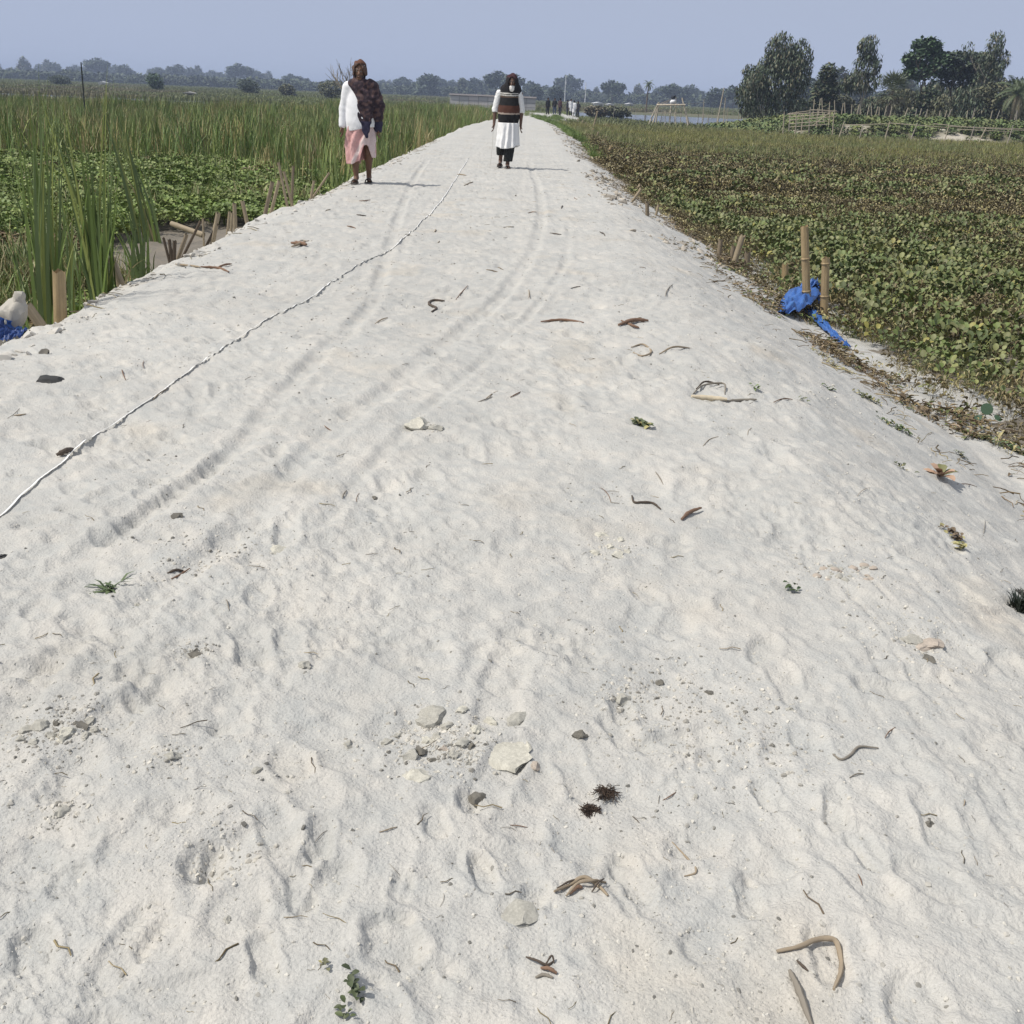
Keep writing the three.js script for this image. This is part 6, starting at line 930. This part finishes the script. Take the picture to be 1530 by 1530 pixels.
function barePart(b, R, p, d, l, r, n) { const q = p.clone().addScaledVector(d, l * 0.5).add(V3((R() - 0.5) * l * 0.15, 0, (R() - 0.5) * l * 0.15)), e = p.clone().addScaledVector(d, l); b.tube([p, q, e], [r, r * 0.85, r * 0.65], 5, null, false); if (n <= 0) return; const k = 2 + (R() < 0.5 ? 1 : 0); for (let i = 0; i < k; i++) barePart(b, R, i ? q : e, d.clone().add(V3((R() - 0.5) * 1.1, R() * 0.35, (R() - 0.5) * 1.1)).normalize(), l * (0.6 + 0.25 * R()), r * 0.62, n - 1); }
{
  const z = -78, o = flat(522, z), t = thing('bare_tree', 'leafless grey tree standing in the reeds behind the person in the pink wrap', 'tree', o.toArray()), b = new GB(), tr = new GB(); tr.tube([V3(0, -0.1, 0), V3(0.05, 0.9, 0), V3(-0.03, 1.9, 0)], [0.14, 0.11, 0.09], 8); part('trunk', tr.build(), std(lin(0.24, 0.21, 0.17), 0.95), t);
  const R = rng(97); for (const d of [[-0.75, 0.9], [-0.35, 1.1], [0.1, 1.1], [0.45, 1], [-0.55, 0.6]]) barePart(b, R, V3(-0.03, 1.75, 0), V3(d[0], d[1], (R() - 0.5) * 0.7).normalize(), 0.95, 0.05, 3); part('branches', b.build(), std(lin(0.26, 0.225, 0.18), 0.95), t);
}
for (const [px, z, h, w, cols, l] of [[235, -230, 3.6, 1.7, GREENS.fresh, 'small lone green tree in the far fields beyond the reeds'], [94, -260, 2.6, 2.6, GREENS.dark, 'dark round bush in the far fields beyond the reeds'], [372, -240, 3.4, 2.4, GREENS.dark, 'dark bushy tree in the far fields beyond the reeds'], [430, -220, 2.6, 1.6, GREENS.dull, 'dull bush at the far end of the fields beyond the reeds'], [495, -200, 3.4, 2.6, GREENS.dull, 'bushy tree beyond the leafless grey tree'], [890, -140, 1.3, 1.4, [[0.15, 0.125, 0.08], [0.19, 0.16, 0.10], [0.11, 0.10, 0.06]], 'low browned shrub on the far bank past the group of people'], [920, -150, 1.3, 2.0, GREENS.dull, 'small browned shrub beside the larger one past the people']]) tree('field_tree', l, null, flat(px, z), h * 0.3, 0.1, [[0, h * 0.62, 0, w, h * 0.4, w, 520], [w * 0.3, h * 0.35, 0, w * 0.8, h * 0.28, w * 0.8, 260]], 0.34, false, cols, (px * 3) | 0, barkDark);
function farPalm(px, z, h) { palm('far_palm', 'small far palm with a round head standing before the tree line', flat(px, z), h, px | 0, false, 14, h * 0.28); } farPalm(965, -220, 5.2);
for (const [px, z, w, h, d, wall, roof, l] of [[158, -330, 2.2, 1.2, 2.2, [0.72, 0.72, 0.72], [0.7, 0.7, 0.7], 'small white hut below the far tree line beyond the reeds'], [893, -290, 2.4, 1.2, 2.4, [0.6, 0.6, 0.6], [0.62, 0.63, 0.65], 'pale house with a bright roof below the far tree line'], [911, -300, 1.6, 1.0, 1.8, [0.55, 0.53, 0.5], [0.5, 0.5, 0.52], 'smaller pale house beside the one with a bright roof'], [285, -170, 1.3, 0.7, 1.0, [0.5, 0.45, 0.42], [0.6, 0.56, 0.52], 'low pale shed in the reed marsh'], [940, -330, 2.0, 1.2, 2, [0.5, 0.5, 0.5], [0.55, 0.55, 0.56], 'grey hut at the foot of the far tree line near the far palm']]) {
  const p = flat(px, z), t = thing('hut', l, 'house', p.toArray(), 0.2), g = new THREE.BoxGeometry(w, h, d); g.translate(0, h / 2, 0); part('wall', g, std(lin(...wall), 0.9), t); const s = new THREE.Shape([new THREE.Vector2(-w / 2 - 0.4, 0), new THREE.Vector2(0, h * 0.28), new THREE.Vector2(w / 2 + 0.4, 0)]), e = new THREE.ExtrudeGeometry(s, { depth: d + 0.8, bevelEnabled: false }); e.translate(0, h + 0.003, -d / 2 - 0.4); part('roof', e, std(lin(...roof), 0.6), t); const dg = new THREE.BoxGeometry(0.9, h * 0.75, 0.06); dg.translate(w * 0.15, h * 0.375, d / 2 + 0.032); part('door', dg, std(lin(0.08, 0.08, 0.08), 0.8), t);
}
for (const [px, y1, l] of [[843, 112, 'tall white mast rising behind the far tree line'], [873, 123, 'shorter white mast behind the far tree line']]) { const z = -430, p = flat(px, z), t = thing('mast', l, 'mast', p.toArray()), h = atDepth(px, y1, z).y - FLOOR; pole(t, 'shaft', V3(0, 0, 0), V3(0, h, 0), 0.16, std(lin(0.7, 0.7, 0.7), 0.7)); { const g = new THREE.BoxGeometry(0.5, 1.0, 0.5); g.translate(0, h * 0.72, 0); part('panel', g, std(lin(0.7, 0.7, 0.7), 0.7), t); } }
//@@NEXT
renderer.render(scene, camera);
